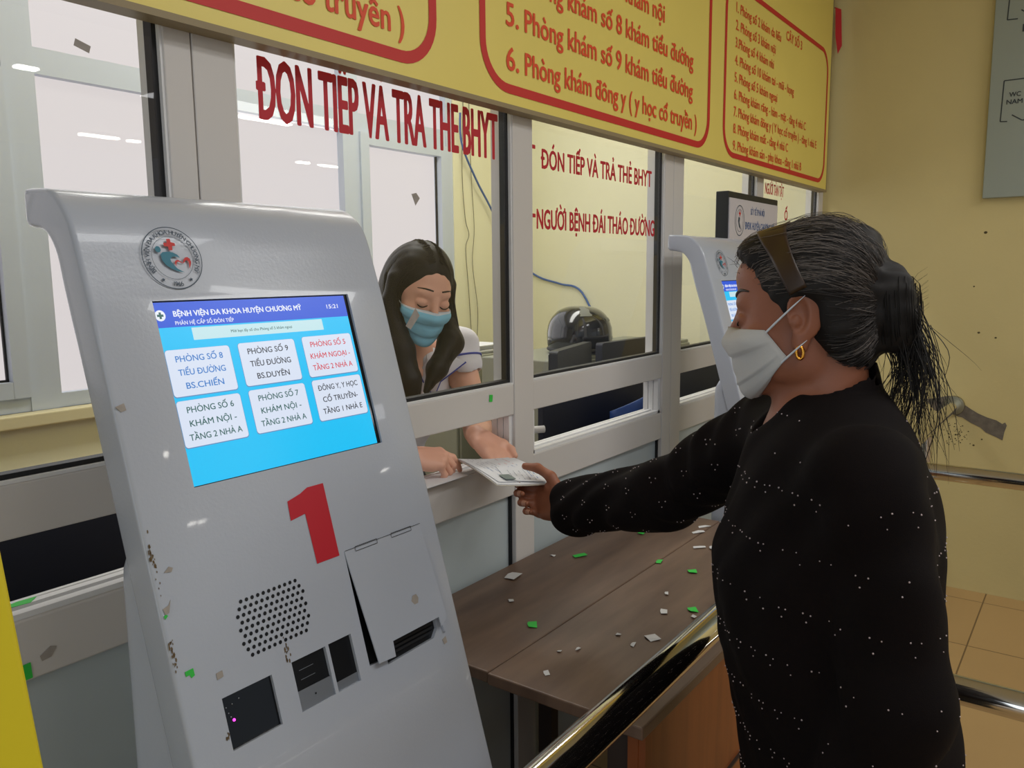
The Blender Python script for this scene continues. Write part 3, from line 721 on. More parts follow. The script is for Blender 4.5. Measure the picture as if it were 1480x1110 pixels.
    m = MB(); m.use(M['kiosk_dark']); m.poly([(.588, -.287), (.641, -.287), (.641, -.2255), (.588, -.2255)], KF, -.005); m.use(M['silver']); m.poly([(.588, -.287), (.641, -.287), (.641, -.263), (.588, -.2625)], KF, -.003, .001)
    for v in (-.240, -.2515): m.poly(quad(.610, v, .022, .0007), KF, -.0045)
    m.use(M['kiosk_dark']); m.poly([(.6135+.0014*math.cos(i), -.274+.0014*math.sin(i)) for i in range(6)], KF, -.0016)
    m.build('card_slot', None, t)
    m = MB(); m.use(M['kiosk_dark']); m.poly([(.646, -.287), (.684, -.287), (.684, -.225), (.646, -.225)], KF, -.0045); m.use(M['silver']); m.poly([(.646, -.287), (.684, -.287), (.684, -.2755), (.646, -.2755)], KF, -.004); m.build('reader_window', None, t)
    # paper door, hinged along its top edge and standing slightly open
    m = MB(); hinge = -.121
    dn = lambda v: .001+(hinge-v)*.06
    n = len(DOOR); a = [kp(u, v, dn(v)) for u, v in DOOR]; b = [kp(u, v, dn(v)-.0018) for u, v in DOOR]
    m.add(a+b, [tuple(range(n)), tuple(range(2*n-1, n-1, -1))]+[(i, i+n, (i+1) % n+n, (i+1) % n) for i in range(n)])
    d = m.build('paper_door', M['kiosk'], t)
    m = MB()
    for a0, a1 in ((.7216, .762), (.7897, .830)):
        for k in (0, 1): m.poly(quad((a0+a1)/2, hinge-.0045+.006*k, a1-a0, .0007), KF, .0022)
        for u in (a0, a1): m.poly(quad(u, hinge-.0015, .0007, .006), KF, .0022)
    m.poly(quad(.777, hinge+.0005, .146, .0006), KF, .0023)
    m.build('hinge', M['kiosk_dark'], d)
    m = MB(); m.poly([(.802+.0068*math.cos(i*1.05)*(1+.15*(i % 2)), -.219+.0075*math.sin(i*1.05)) for i in range(6)], KF, dn(-.219)+.0004)
    m.build('sticker_residue', M['tape_mark'], d)
    m = MB(); m.poly(HOLE, KF, -.006); m.build('recess_shade', M['kiosk_dark'], t)  # flat dark sheet: shade inside the slot put in as colour
    m = MB()
    for k in range(3): m.add([kp(.742, -.262-.006*k, -.002-.0008*k), kp(.832, -.262-.006*k, -.002-.0008*k), kp(.832, -.266-.006*k, -.0035-.0008*k), kp(.742, -.266-.006*k, -.0035-.0008*k)], [(0, 1, 2, 3)])
    m.build('printer_roller', M['monitor'], t)
    m = MB(); m.poly([(.843, -.258), (.850, -.256), (.853, -.281), (.847, -.282)], KF, .0006, .004); m.build('latch', M['kiosk'], t)
    return t
K1 = build_kiosk()
K2 = copy_tree(K1); K2.location = (.663+1.72, .70, 0)
K2['label'] = 'second white ticket kiosk partly hidden behind the older woman in black'
for ch in list(K2.children):
    if ch.name.startswith('number'): bpy.data.objects.remove(ch)
m = MB(); KF2 = ((1.72, .829, 1.2), KU, KV, KN); letter(m, '2', KF2, .664, -.1236, .098, .058, .03, .0006, 'c'); m.build('number', M['red'], K2)
# wear that only the first kiosk shows
for cx_, cy_, n, sx, sy in ((.4478, -.055, 26, .0016, .016), (.4474, -.160, 22, .0018, .014), (.5845, -.2115, 16, .0018, .007), (.488, -.268, 6, .001, .003)):
    g = MB()
    for i in range(n):
        u = max(.4455, cx_+random.gauss(0, sx)); v = cy_+random.gauss(0, sy); r = random.uniform(.0006, .0022)
        g.poly([(u+r*.6*math.cos(j*1.2), v+r*1.5*math.sin(j*1.2)) for j in range(5)], KF, .0005)
    g.build('grime', M['dirt'], K1)
for pts, lab in (([(.4560, -.1835), (.4660, -.1830), (.4662, -.191), (.4620, -.1925), (.4605, -.1885), (.4562, -.189)], 'notched green tape on the kiosk front above the scanner window'), ([(.4465, -.119), (.4495, -.1175), (.4515, -.1195), (.4480, -.1225)], 'small green tape on the left edge of the kiosk front')):
    sticker('green_sticker', KF, pts, M['green_scrap'], lab, .0005, cat='tape')
for pts, lab in (([(.4575, -.074), (.4640, -.069), (.4685, -.0715), (.4660, -.0755)], 'small grey residue patch upper left of the kiosk speaker holes'), ([(.4475, -.111), (.4545, -.109), (.458, -.104), (.4535, -.117), (.449, -.118)], 'grey residue beside the small green tape on the kiosk'), ([(.4905, -.199), (.4985, -.1985), (.4985, -.2055), (.4905, -.2065)], 'faint square residue on the kiosk below the speaker holes'), ([(.4445, .1135), (.4550, .1165), (.4560, .1085), (.4500, .107)], 'torn tan residue on the kiosk edge left of the screen'), ([(.842, -.292), (.850, -.290), (.851, -.299), (.844, -.300)], 'grey residue square below the kiosk door latch')):
    sticker('tape_residue', KF, pts, M['tape_mark'], lab, .0005, cat='tape')
# yellow panel at the left edge
t = thing('yellow_panel', (.06, .40, 0), 'bright yellow leaning panel cut by the left edge of the photo', 'panel')
yz = lambda z: .508+.24*(z-1.21)
m = MB().bm(extrude_x([(yz(.03), .03), (yz(1.46), 1.46), (yz(1.46)+.05, 1.45), (yz(.03)+.06, .03)], -.16, .197, .004)); m.build('panel', M['yellowpost'], t)
MB().box(-.17, .20, .17, .42, 0, .03, .006).build('foot', M['gasket'], t)
# ================================================================ wooden desk in front of the partition
def build_desk():
    t = thing('wooden_desk', (1.6, .83, 0), 'long brown wooden desk under the service windows strewn with paper scraps', 'desk')
    x0, x1, y0, y1 = 1.06, 2.125, .545, 1.118
    MB().box(x0, x1, .836, y1, .728, .75, .003).build('top_board', M['woodtop'], t)
    MB().box(x0-.004, x1, y0-.015, .8345, .728, .75, .003).build('top_board', M['woodtop'], t)
    MB().box(x0+.01, x1-.01, y0, y0+.018, .10, .728).build('front_panel', M['woodfront'], t)
    MB().box(x0+.012, x0+.032, y0-.012, y0, .0, .728).build('corner_trim', M['woodfront'], t)
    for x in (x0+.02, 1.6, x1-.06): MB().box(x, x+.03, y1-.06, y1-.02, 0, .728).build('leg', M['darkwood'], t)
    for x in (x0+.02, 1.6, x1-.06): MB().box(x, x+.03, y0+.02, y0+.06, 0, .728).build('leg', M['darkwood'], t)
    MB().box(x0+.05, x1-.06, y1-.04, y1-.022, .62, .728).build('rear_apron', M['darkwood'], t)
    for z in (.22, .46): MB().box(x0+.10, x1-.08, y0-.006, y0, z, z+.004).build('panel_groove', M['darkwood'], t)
build_desk()
FD = ((0, 0, .75), (1, 0, 0), (0, 1, 0), (0, 0, 1))
def scrap(x, y, w, h, a, m, label, name, grp):
    c = [(-.5, -.42), (.46, -.5), (.5, .38), (.1, .5), (-.44, .42)]
    ca, sa = math.cos(a), math.sin(a)
    pts = [(x+p*w*ca-q*h*sa, y+p*w*sa+q*h*ca) for p, q in c]
    mb = MB(); n = len(pts); r = random.Random(int(x*1e4))
    top = [(u, v, .7508+r.uniform(0, .004)) for u, v in pts]; bot = [(u, v, z-.0006) for u, v, z in top]
    mb.add(top+bot, [tuple(range(n)), tuple(range(2*n-1, n-1, -1))]+[(i, i+n, (i+1) % n+n, (i+1) % n) for i in range(n)])
    o = mb.build(name, m); tag(o, label, 'paper scrap', grp)
WS = [(1.451, 1.066, .045, .030, .2, 'large white paper scrap against the partition at the left of the desk'), (1.335, .986, .016, .012, .8, 'small white paper scrap near the left end of the desk top'),
      (1.62, 1.066, .012, .012, .3, 'tiny white scrap at the rear desk edge near the green tape strip'), (1.98, .939, .014, .012, .4, 'tiny white crumb on the desk below the outstretched sleeve'),
      (2.048, .848, .040, .008, -.6, 'farthest white paper strip on the desk by the black blouse'), (1.993, .843, .036, .014, -.7, 'second white paper strip on the desk by the black blouse'),
      (1.879, .791, .034, .010, -.8, 'curved white strip on the desk beside the black blouse chest'), (1.897, .762, .03, .018, .4, 'white scrap half hidden by the chest of the black blouse'),
      (1.468, .692, .022, .015, .5, 'white scrap mid desk left of the green square near the rail'), (1.347, .658, .028, .026, 1.0, 'triangular grey white scrap closest to the polished rail'),
      (1.321, .718, .010, .010, .2, 'tiny white crumb pair at the desk middle left of the grey triangle'), (1.300, .675, .016, .008, .2, 'thin white crumb on the desk just left of the grey triangle'),
      (1.197, .774, .008, .008, .3, 'tiny white crumb near the board joint of the desk'), (1.224, .750, .014, .006, .1, 'thin white sliver past the board joint of the desk'),
      (1.114, .747, .014, .010, .9, 'white crumb at the near left corner of the desk'), (1.480, .632, .013, .010, .1, 'tiny white scrap under the green square near the rail'),
      (1.558, .729, .014, .008, .5, 'small white crumb behind the torn scrap on the desk middle')]
GS = [(1.262, .880, .026, .020, .7, 'notched green tape scrap at the left of the desk top'), (1.656, 1.010, .036, .020, -.5, 'green tape strip near the partition on the desk'),
      (1.904, .966, .030, .018, .2, 'far green tape scrap on the desk below the sleeve'), (1.731, .831, .028, .014, .3, 'green tape scrap beside the dark stain on the desk'),
      (1.715, .738, .024, .022, .6, 'green tape scrap on the desk right beside the black blouse'), (1.511, .647, .022, .020, .8, 'green square of tape on the desk nearest the rail')]
for x, y, w, h, a, l in WS: scrap(x, y, w, h, a, M['white_scrap'], l, 'paper_scrap', 'white paper scraps on the desk')
for x, y, w, h, a, l in GS: scrap(x, y, w, h, a, M['green_scrap'], l, 'green_scrap', 'green tape scraps on the desk')

# ================================================================ polished queue rails
def rail_x():
    t = thing('queue_rail', (2.4, .500, 0), 'polished steel rail running past the desk into the right wall', 'rail')
    MB().tube([(.30, .500, .85), (1.2, .503, .85), (2.6, .510, .847), (WX-.002, .517, .842)], .0255, 24).build('tube', M['chrome'], t, smooth=True, angle=40)
    MB().lathe([(.03, WX-.012), (.042, WX-.011), (.044, WX-.004), (.044, WX-.001)], (0, .517, .842), 28, 'x').build('wall_flange', M['satin'], t, smooth=True, angle=40)
    for x in (.35, 3.3): MB().tube([(x, .503, .0), (x, .503, .83)], .019, 16).build('upright', M['chrome'], t, smooth=True, angle=40)
    for x in (.35, 3.3): MB().lathe([(.055, 0), (.055, .006), (.03, .018), (.021, .02)], (x, .503, 0), 20).build('foot', M['satin'], t, smooth=True, angle=40)
rail_x()
def rail_y(x, z, y0, y1, lab, r=.0245):
    t = thing('queue_rail', (x, (y0+y1)/2, 0), lab, 'rail')
    MB().tube([(x, y0, z), (x, y1, z)], r, 24).build('tube', M['chrome'], t, smooth=True, angle=40)
    for y in (y0+.10, y1-.04): MB().tube([(x, y, 0), (x, y, z-.01)], .019, 16).build('upright', M['chrome'], t, smooth=True, angle=40)
    for y in (y0+.10, y1-.04): MB().lathe([(.055, 0), (.055, .006), (.03, .018), (.021, .02)], (x, y, 0), 20).build('foot', M['satin'], t, smooth=True, angle=40)
rail_y(2.63, .853, -1.55, .46, 'upper polished rail crossing behind the black blouse at right')
rail_y(1.53, .720, -1.55, .36, 'lower polished rail nearest the camera behind the older woman')

# ================================================================ black-framed hospital sign behind the second kiosk
def framed_sign():
    y = 1.06; x0, x1, z0, z1 = 2.642, 3.14, 1.40, 1.712
    t = thing('framed_sign', ((x0+x1)/2, y, 0), 'black framed sign with blue lettering behind the second kiosk', 'sign')
    MB().box(x0, x1, y-.022, y+.022, z0, z1, .003).build('frame', M['screenframe'], t)
    MB().box(x0+.004, x1-.012, y-.026, y-.0215, z0+.015, z1-.022).build('face', M['signface'], t)
    MB().box((x0+x1)/2-.02, (x0+x1)/2+.02, y-.012, y+.012, .02, z0).build('pole', M['screenframe'], t)
    MB().box((x0+x1)/2-.14, (x0+x1)/2+.14, y-.07, y+.07, 0, .02, .004).build('foot', M['screenframe'], t)
    fr = FRP(y-.026)
    for s, u, v, c, w in (('SỞ Y TẾ TP HÀ NỘI', 2.842, 1.643, .0205, .140), ('BVĐK HUYỆN CHƯƠNG MỸ', 2.793, 1.591, .025, .30)): words('lettering', M['blueprint'], t, s, fr, u, v, c, w, .014)
    e = MB(); cx, cz = 2.738, 1.618
    E = lambda r, n=28: [(cx+r*.84*math.cos(2*math.pi*i/n), cz+r*math.sin(2*math.pi*i/n)) for i in range(n)]
    e.use(M['navy_print']); ring_poly(e, E(.052), E(.049), fr, .0005); ring_poly(e, E(.038), E(.0365), fr, .0005)
    e.poly([(cx-.012, cz+.012), (cx+.002, cz+.010), (cx-.002, cz-.006), (cx+.014, cz-.030), (cx-.004, cz-.022), (cx-.014, cz-.002)], fr, .0005)
    e.use(M['signred']); e.poly([(cx+a, cz+.024+b) for a, b in ((-.003, -.01), (.003, -.01), (.003, -.003), (.009, -.003), (.009, .003), (.003, .003), (.003, .01), (-.003, .01), (-.003, .003), (-.009, .003), (-.009, -.003), (-.003, -.003))], fr, .0005)
    e.build('emblem', None, t)
framed_sign()

# ================================================================ inside the office
def office_desk(x0, x1, y0, lab, dp=.62):
    t = thing('office_desk', ((x0+x1)/2, y0+.3, 0), lab, 'desk')
    MB().box(x0, x1, y0, y0+dp, .735, .76, .003).build('desk_top', M['darkwood'], t)
    MB().box(x0, x1, y0, y0+.02, .05, 1.075, .003).build('privacy_panel', M['navy'], t)
    for x in (x0, x1-.02): MB().box(x, x+.02, y0+.02, y0+dp-.02, 0, .735).build('side_panel', M['navy'], t)
office_desk(-.55, .96, 1.33, 'dark office desk with a tall panel behind the leftmost opening')
office_desk(1.985, 3.70, 1.34, 'dark office desk with a tall panel behind the right openings', .30)
def monitor(x, y, z0, w, h, rz, lab, m):
    t = thing('computer_monitor', (x, y, z0), lab, 'monitor', 'monitors on the office desk'); t.rotation_euler.z = 0
    c, s = math.cos(rz), math.sin(rz)
    fr = ((x, y, z0), (c, s, 0), (0, 0, 1), (s, -c, 0))
    b = MB(); b.poly(rrect(-w/2, w/2, .10, .10+h, .012), fr, -.03, .03); b.build('back_shell', m, t)
    b = MB(); b.poly(rrect(-w/2+.01, w/2-.01, .11, .09+h, .008), fr, -.036, .006); b.build('screen', M['blackglass'], t)
    b = MB(); b.poly(rrect(-.03, .03, .0, .24, .008), fr, .0, .02); b.build('stand', M['monitor'], t)
    b = MB(); b.poly(rrect(-.11, .11, 0, .008, .003), fr, -.09, .18); b.build('base', M['monitor'], t)
monitor(2.43, 1.50, .76, .40, .33, .25, 'dark monitor back left of the black helmet', M['monitor'])
monitor(2.89, 1.52, .76, .44, .32, -.05, 'navy monitor back right under the black helmet', M['navy'])
# helmet resting on a box shelf behind the monitors
def helmet():
    t = thing('motorcycle_helmet', (2.90, 1.775, 1.13), 'glossy black half helmet with scuffed stickers on top of the office box', 'helmet')
    b = MB(); n = 20; c = (2.905, 1.775, 1.12)
    prof = [(.127, .0), (.133, .02), (.137, .05), (.136, .085), (.128, .12), (.112, .148), (.088, .170), (.058, .183), (.028, .188), (.002, .189)]
    sp = smooth_prof(prof, 3)
    b.lathe(sp, c, 44); b.build('shell', M['helmet'], t, smooth=True, angle=60)
    r = MB(); r.tube([(c[0]+.131*math.cos(a), c[1]+.131*math.sin(a), c[2]+.012) for a in np.linspace(0, 2*math.pi, 49)], .007, 8); r.build('rim', M['gasket'], t, smooth=True)
    def patch(a0, a1, h0, h1, m, nm, na=8, nh=6, wob=.0):
        q = MB(); hs = [p[1] for p in sp]; rs = [p[0] for p in sp]; vs = []
        o = np.argsort(hs); H = np.array(hs)[o]; Rr = np.array(rs)[o]
        for j in range(nh+1):
            hh = h0+(h1-h0)*j/nh; rr = np.interp(hh, H, Rr)+.0012
            for i in range(na+1):
                a = math.radians(a0+(a1-a0)*i/na+wob*math.sin(j*2)); vs.append((c[0]+rr*math.cos(a), c[1]+rr*math.sin(a), c[2]+hh+.0008))
        q.add(vs, [(j*(na+1)+i, j*(na+1)+i+1, (j+1)*(na+1)+i+1, (j+1)*(na+1)+i) for j in range(nh) for i in range(na)]); q.build(nm, m, t, smooth=True)
    patch(212, 238, .150, .187, M['scuff'], 'scuffed_sticker', wob=2); patch(272, 296, .126, .140, M['scuff'], 'sticker_strip'); patch(296, 303, .09, .104, M['scuff'], 'round_sticker'); patch(294, 304, .050, .062, M['scuff'], 'round_sticker')
    return t
helmet()
tb = thing('storage_box', (2.92, 1.80, 0), 'grey office cupboard carrying the black helmet', 'cupboard')
MB().box(2.55, 3.75, 1.66, 2.02, .02, 1.115, .006).build('body', M['cabinet'], tb)
for i in range(3): MB().box(2.56+.40*i, 2.94+.40*i, 1.648, 1.66, .06, 1.10, .004).build('door', M['cabinet'], tb)
# filing cabinet with papers behind the woman
t = thing('filing_cabinet', (3.0, 2.5, 0), 'grey steel filing cabinet behind the masked clerk', 'cabinet')
MB().box(2.72, 3.30, 2.30, 2.75, 0, 1.075, .006).build('body', M['cabinet'], t)
for i in range(4):
    d = MB().box(2.735, 3.285, 2.288, 2.30, .04+.255*i, .28+.255*i, .004).build('drawer', M['cabinet'], t)
    MB().box(2.90, 3.02, 2.276, 2.290, .17+.255*i, .20+.255*i, .003).build('handle', M['silver'], d)
    MB().box(2.93, 3.0, 2.284, 2.289, .22+.255*i, .25+.255*i).build('label_holder', M['paper2'], d)
for i in range(5):
    z = 1.0755+i*.008; r = .02*math.sin(i*2.1)
    o = MB().box(2.76+r, 3.10+r*.5, 2.33-r*.5, 2.58, z, z+.0074, .002).build('paper_stack', M['paper'])
    tag(o, ['lowest bundle of white papers on the grey filing cabinet', 'second bundle from the bottom of the papers on the filing cabinet', 'middle bundle of the papers on the filing cabinet', 'second bundle from the top of the papers on the filing cabinet', 'topmost bundle of white papers on the grey filing cabinet'][i], 'paper', 'paper bundles on the filing cabinet')
# blue chair behind the low opening
t = thing('office_chair', (2.46, 1.275, 0), 'blue plastic chair back seen through the low opening', 'chair')
mb = MB(); vs = []
for j in range(7):
    for i in range(13):
        a = math.radians(200+140*i/12); vs.append((2.46+.20*math.cos(a)*1.0, 1.335+.10*math.sin(a)-.03, .80+.25*j/6-.05*abs(i-6)/6*(j/6)))
mb.add(vs, [(j*13+i, j*13+i+1, (j+1)*13+i+1, (j+1)*13+i) for j in range(6) for i in range(12)])
o = mb.build('backrest', M['chairblue'], t, smooth=True); sd = o.modifiers.new('s', 'SOLIDIFY'); sd.thickness = .008
MB().box(2.29, 2.63, 1.215, 1.325, .44, .46, .006).build('seat', M['chairblue'], t)
for x in (2.31, 2.61):
    for y in (1.225, 1.315): MB().tube([(x, y, 0), (x, y, .44)], .011, 10).build('leg', M['chrome'], t, smooth=True)
for x in (2.34, 2.58): MB().tube([(x, 1.30, .44), (x, 1.30, .86)], .009, 10).build('back_post', M['chrome'], t, smooth=True)
# desk clutter at the low opening: a stapler and a pen cup
t = thing('steel_stand', (1.93, 1.36, 0), 'thin steel stand just inside the low opening beside the upright', 'stand')
for x in (1.90, 1.925): MB().tube([(x, 1.36, .02), (x, 1.36, 1.12)], .006, 10).build('pole', M['chrome'], t, smooth=True)
MB().tube([(1.935, 1.355, .985), (1.975, 1.33, .985)], .011, 12).build('clamp', M['alu_white'], t, smooth=True, angle=40)
MB().lathe([(.07, 0), (.07, .012), (.02, .02)], (1.912, 1.36, 0), 20).build('base', M['chrome'], t, smooth=True, angle=40)
# cables on the office walls
def cable(name, pts, r, m, lab):
    mb = MB(); mb.tube(smooth_prof(pts, 6), r, 6); o = mb.build(name, m, None, smooth=True); tag(o, lab, 'cable')
cable('blue_cable', [(3.47, OY-.03, 2.30), (3.48, OY-.03, 2.14), (3.60, OY-.03, 1.96), (3.74, OY-.03, 1.80), (3.86, OY-.03, 1.62), (4.02, OY-.03, 1.50), (WX-.012, 2.75, 1.42), (WX-.012, 2.60, 1.38), (WX-.012, 2.45, 1.33), (WX-.012, 2.3, 1.05)], .006, M['cableblue'], 'thin blue network cable hanging down the office wall')
cable('thin_cable', [(3.52, OY-.012, 2.4), (3.50, OY-.012, 2.0), (3.52, OY-.012, 1.75), (3.55, OY-.012, 1.66), (3.52, OY-.012, 1.58), (3.54, OY-.012, 1.35), (3.56, OY-.012, 1.08)], .0024, M['cabledark'], 'dark thin cable hanging beside the office window frame')
cable('thin_cable', [(3.57, OY-.010, 2.4), (3.58, OY-.010, 2.0), (3.60, OY-.010, 1.7), (3.58, OY-.010, 1.5), (3.62, OY-.010, 1.25), (3.61, OY-.010, 1.08)], .002, M['cabledark'], 'second dark thin cable right of the tangled one')
# ================================================================ people: shared builders
def basis(fwd, up=(0, 0, 1)):
    f = nrm(fwd); l = nrm(np.cross(up, f)); u = np.cross(f, l); return np.array([f, l, u])      # rows: forward, left, up
def rot_basis(B, yaw=0, pitch=0, roll=0):
    f, l, u = B
    c, s = math.cos(yaw), math.sin(yaw); f, l = c*f+s*l, c*l-s*f            # + turns to its left
    c, s = math.cos(pitch), math.sin(pitch); f, u = c*f-s*u, c*u+s*f        # + looks down
    c, s = math.cos(roll), math.sin(roll); l, u = c*l+s*u, c*u-s*l          # + left side rises
    return np.array([f, l, u])
class Fr:
    def __init__(s, o, B): s.o = np.array(o, float); s.B = np.array(B)
    def __call__(s, f, l=0, u=0): return s.o+f*s.B[0]+l*s.B[1]+u*s.B[2]
    def d(s, f, l=0, u=0): return f*s.B[0]+l*s.B[1]+u*s.B[2]
def head_prims(H, ear=True, face=1.0, nose=1.0, es=1.0):
    B = H.B; e = lambda c, r, k=.012, sub=False: el(H(*c), r, k, B, sub)
    p = [e((-.014, 0, .032), (.093, .074, .082)), e((.022, 0, -.012), (.066, .064*face, .090), .02), e((.040, 0, -.070), (.044, .046*face, .036), .025),
         e((.070, 0, -.094), (.020, .024, .016), .018), e((.010, .050*face, -.058), (.034, .014, .030), .02), e((.010, -.050*face, -.058), (.034, .014, .030), .02)]
    for s in (1, -1):
        p += [e((.058, .040*s*face, -.026), (.024, .024, .018), .018), e((.073, .021*s, .026), (.013, .022, .010), .016)]
    for s in (1, -1): p.append(e((.098, .031*s, .003), (.014, .019, .011), .010, True))
    p += [rc(H(.086, 0, .012), H(.104*1.0, 0, -.028), .0075, .0105*nose, .010), rc(H(.094, .010, -.034), H(.094, -.010, -.034), .0078*nose, .0078*nose, .008)]
    for s in (1, -1): p.append(e((.0755, .031*s, .003), (.0135, .0150, .0120), .002))
    p += [e((.086, 0, -.058), (.010, .022, .0065), .006), e((.084, 0, -.068), (.010, .019, .0070), .006)]
    if ear:
        for s in (1, -1):
            n = nrm(B[1]*s+B[0]*-.35); f2 = nrm(np.cross(B[2], n)); EB = np.array([f2, n, np.cross(f2, n)])
            EB = np.array([f2, n, nrm(np.cross(f2, n))])
            E_ = lambda f, l, u, r, k, sub=False: el(H(-.010+(f+.010)*es, l*s, -.004+(u+.004)*es), np.array(r)*np.array((es, 1, es)), k, EB, sub)
            p += [E_(-.012, .0735, .004, (.0185, .0065, .029), .006), E_(-.006, .0740, -.026, (.0090, .0060, .013), .006),
                  E_(-.006, .0815, .003, (.0105, .0075, .0190), .003, True), E_(-.003, .0765, -.004, (.0060, .0050, .0070), .003)]
    return p
def hand_prims(o, X, Y, Z, curls, thumb, sc=1.0, spread=.0, k=.005, lens=1.0):
    """o wrist, X towards the fingers, Y thumb side, Z back of the hand; curls: per finger three bends (deg) towards -Z"""
    X, Y, Z = nrm(X), nrm(Y), nrm(Z); o = np.array(o, float); T = lambda a, b, c: o+sc*(a*X+b*Y+c*Z)
    base = [(.088, .029, .002), (.092, .010, .004), (.087, -.009, .002), (.078, -.026, -.002)]
    L = [(.040, .025, .021), (.044, .028, .022), (.041, .026, .021), (.032, .020, .018)]; R = [(.0092, .0082, .0074), (.0095, .0084, .0076), (.0090, .0080, .0072), (.0080, .0070, .0063)]
    p = [rc(T(-.02, 0, -.002), T(.02, 0, 0), .025*sc, .023*sc, .015)]
    p += [el(T(.048, .002, -.003), (.047*sc, .040*sc, .0150*sc), .010, np.array([X, Y, Z]))]
    for b in base: p.append(rc(T(.012, b[1]*.55, 0), T(*b), .0135*sc, .0108*sc, .009))
    p.append(rc(T(.012, .016, -.008), T(.050, .034, -.012), .017*sc, .013*sc, .012))                 # ball of the thumb
    p.append(rc(T(.012, -.020, -.008), T(.060, -.024, -.008), .014*sc, .012*sc, .010))
    tips = []
    for i, c in enumerate(curls):
        pt = T(*base[i]); a = 0; sp = spread*(1.2-i)*.5
        for j in range(3):
            a += math.radians(c[j]); d = nrm(math.cos(a)*(X+sp*Y)-math.sin(a)*Z); q = pt+d*L[i][j]*sc*lens
            r0 = R[i][j]*sc; r1 = (R[i][j+1] if j < 2 else R[i][2]*.82)*sc
            p.append(rc(pt, q, r0, r1, k if j else .007)); pt = q
        tips.append((pt, d, Z*math.cos(a)+X*math.sin(a), R[i][2]*sc))
    tp = [T(*t) for t in thumb]; tr = [.0145, .0112, .0098, .0082]
    for i in range(len(tp)-1): p.append(rc(tp[i], tp[i+1], tr[i]*sc, tr[i+1]*sc, .007))
    return p, tips
def nail(mb, tip, d, up, r):
    """a thin nail plate on a fingertip"""
    s = nrm(np.cross(d, up)); vs = []
    for j in range(5):
        for i in range(5):
            a = (i-2)/2*.95; t = -.010+.0115*j/4
            vs.append(tip+d*t+(s*math.sin(a)+up*math.cos(a))*(r*.93+.0006-.0012*max(0, j-3)))
    mb.add(vs, [(j*5+i, j*5+i+1, (j+1)*5+i+1, (j+1)*5+i) for j in range(4) for i in range(4)])
def mask_mesh(prims, H, top, bot, half, lift, pleats=3, nu=28, nv=40, rise=.0, cen=.0):
    """mask draped on the face: grid of directions in the head frame, pulled out to the surface plus a small stand-off"""
    c = H(cen, 0, -.03); D = []; UV = []
    for j in range(nv+1):
        t = j/nv
        for i in range(nu+1):
            a = (i/nu*2-1)*half*(.80+.36*min(t, .75)-.9*max(0, t-.75)**1.3)
            u = top+(bot-top)*t+rise*t*abs(i/nu*2-1)**2.2
            D.append(nrm(H.d(math.cos(a), math.sin(a), 0)*.1+H.d(0, 0, u+.03))); UV.append((i/nu, t))
    D = np.array(D); r = surf(prims, c, D, .2, .03).reshape(nv+1, nu+1)
    # cloth does not follow hollows: close it over nose and chin
    for _ in range(30):
        rr = r.copy(); rr[1:-1, 1:-1] = np.maximum(r[1:-1, 1:-1], .25*(r[:-2, 1:-1]+r[2:, 1:-1]+r[1:-1, :-2]+r[1:-1, 2:])); r = rr
    for _ in range(5):
        r[1:-1, 1:-1] = .4*r[1:-1, 1:-1]+.15*(r[:-2, 1:-1]+r[2:, 1:-1]+r[1:-1, :-2]+r[1:-1, 2:])
    V = []
    for (i, t), d, q in zip(UV, D, r.reshape(-1)):
        e = min(i, 1-i)
        pl = .0022*(abs(((t*pleats+.15) % 1)-.15)) * min(1, 6*e) * (1 if .12 < t < .92 else .2)
        puff = lift*math.sin(math.pi*min(1, max(0, t)))**.6*min(1, 3.2*e)
        V.append(c+d*(q+.0022+puff+pl*2))
    return np.array(V), nu, nv
def mask_build(name, V, nu, nv, m, parent, border=None):
    mb = MB(); mb.use(m)
    for j in range(nv):
        if border and (j < 2): mb.use(border)
        else: mb.use(m)
        n0 = len(mb.v)
        mb.add([V[j*(nu+1)+i] for i in range(nu+1)]+[V[(j+1)*(nu+1)+i] for i in range(nu+1)], [(i, i+1, nu+1+i+1, nu+1+i) for i in range(nu)])
    o = mb.build(name, None, parent, smooth=True)
    bm = bmesh.new(); bm.from_mesh(o.data); bmesh.ops.remove_doubles(bm, verts=bm.verts, dist=1e-6); bmesh.ops.recalc_face_normals(bm, faces=bm.faces); bm.to_mesh(o.data); bm.free()
    o.data.polygons.foreach_set('use_smooth', [True]*len(o.data.polygons))
    sd = o.modifiers.new('thickness', 'SOLIDIFY'); sd.thickness = .0012; sd.offset = 1
    return o
def strand(mb, pts, r, n=3):
    k = len(pts); mb.tube(pts, [r*(1-.75*(i/(k-1))**3) for i in range(k)], n, cap=False)

# ================================================================ older woman in the dark blouse
HL = Fr((1.177, .346, 1.385), rot_basis(basis((-.135, .99, 0)), 0, .10, 0))
TB = basis((-.511, .859, 0)); TL = Fr((1.145, .325, 0), TB)
hp = [el(HL(.036, 0, .058), (.054, .056, .046), .02, HL.B)]+head_prims(HL, True, 1.06, 1.05, 1.28)
neckb = TL(-.030, -.015, 1.245)
SHr = TL(.005, -.155, 1.195); ELr = np.array((1.300, .620, 1.050)); WRr = np.array((1.353, .848, .980))
SHl = TL(-.030, .150, 1.195); ELl = TL(-.065, .200, .935); WRl = TL(.00, .195, .700)
HX = nrm((.07, .985, -.05)); HZ = nrm((.97, -.08, -.30)); HY = nrm(np.cross(HZ, HX)); HZ = np.cross(HX, HY)
ladyhand, ltips = hand_prims(WRr, HX, HY, HZ, [(40, 62, 36), (54, 64, 40), (60, 66, 40), (62, 62, 40)], [(.016, .018, -.010), (.046, .056, -.022), (.080, .071, -.030), (.110, .071, -.036)], .94)
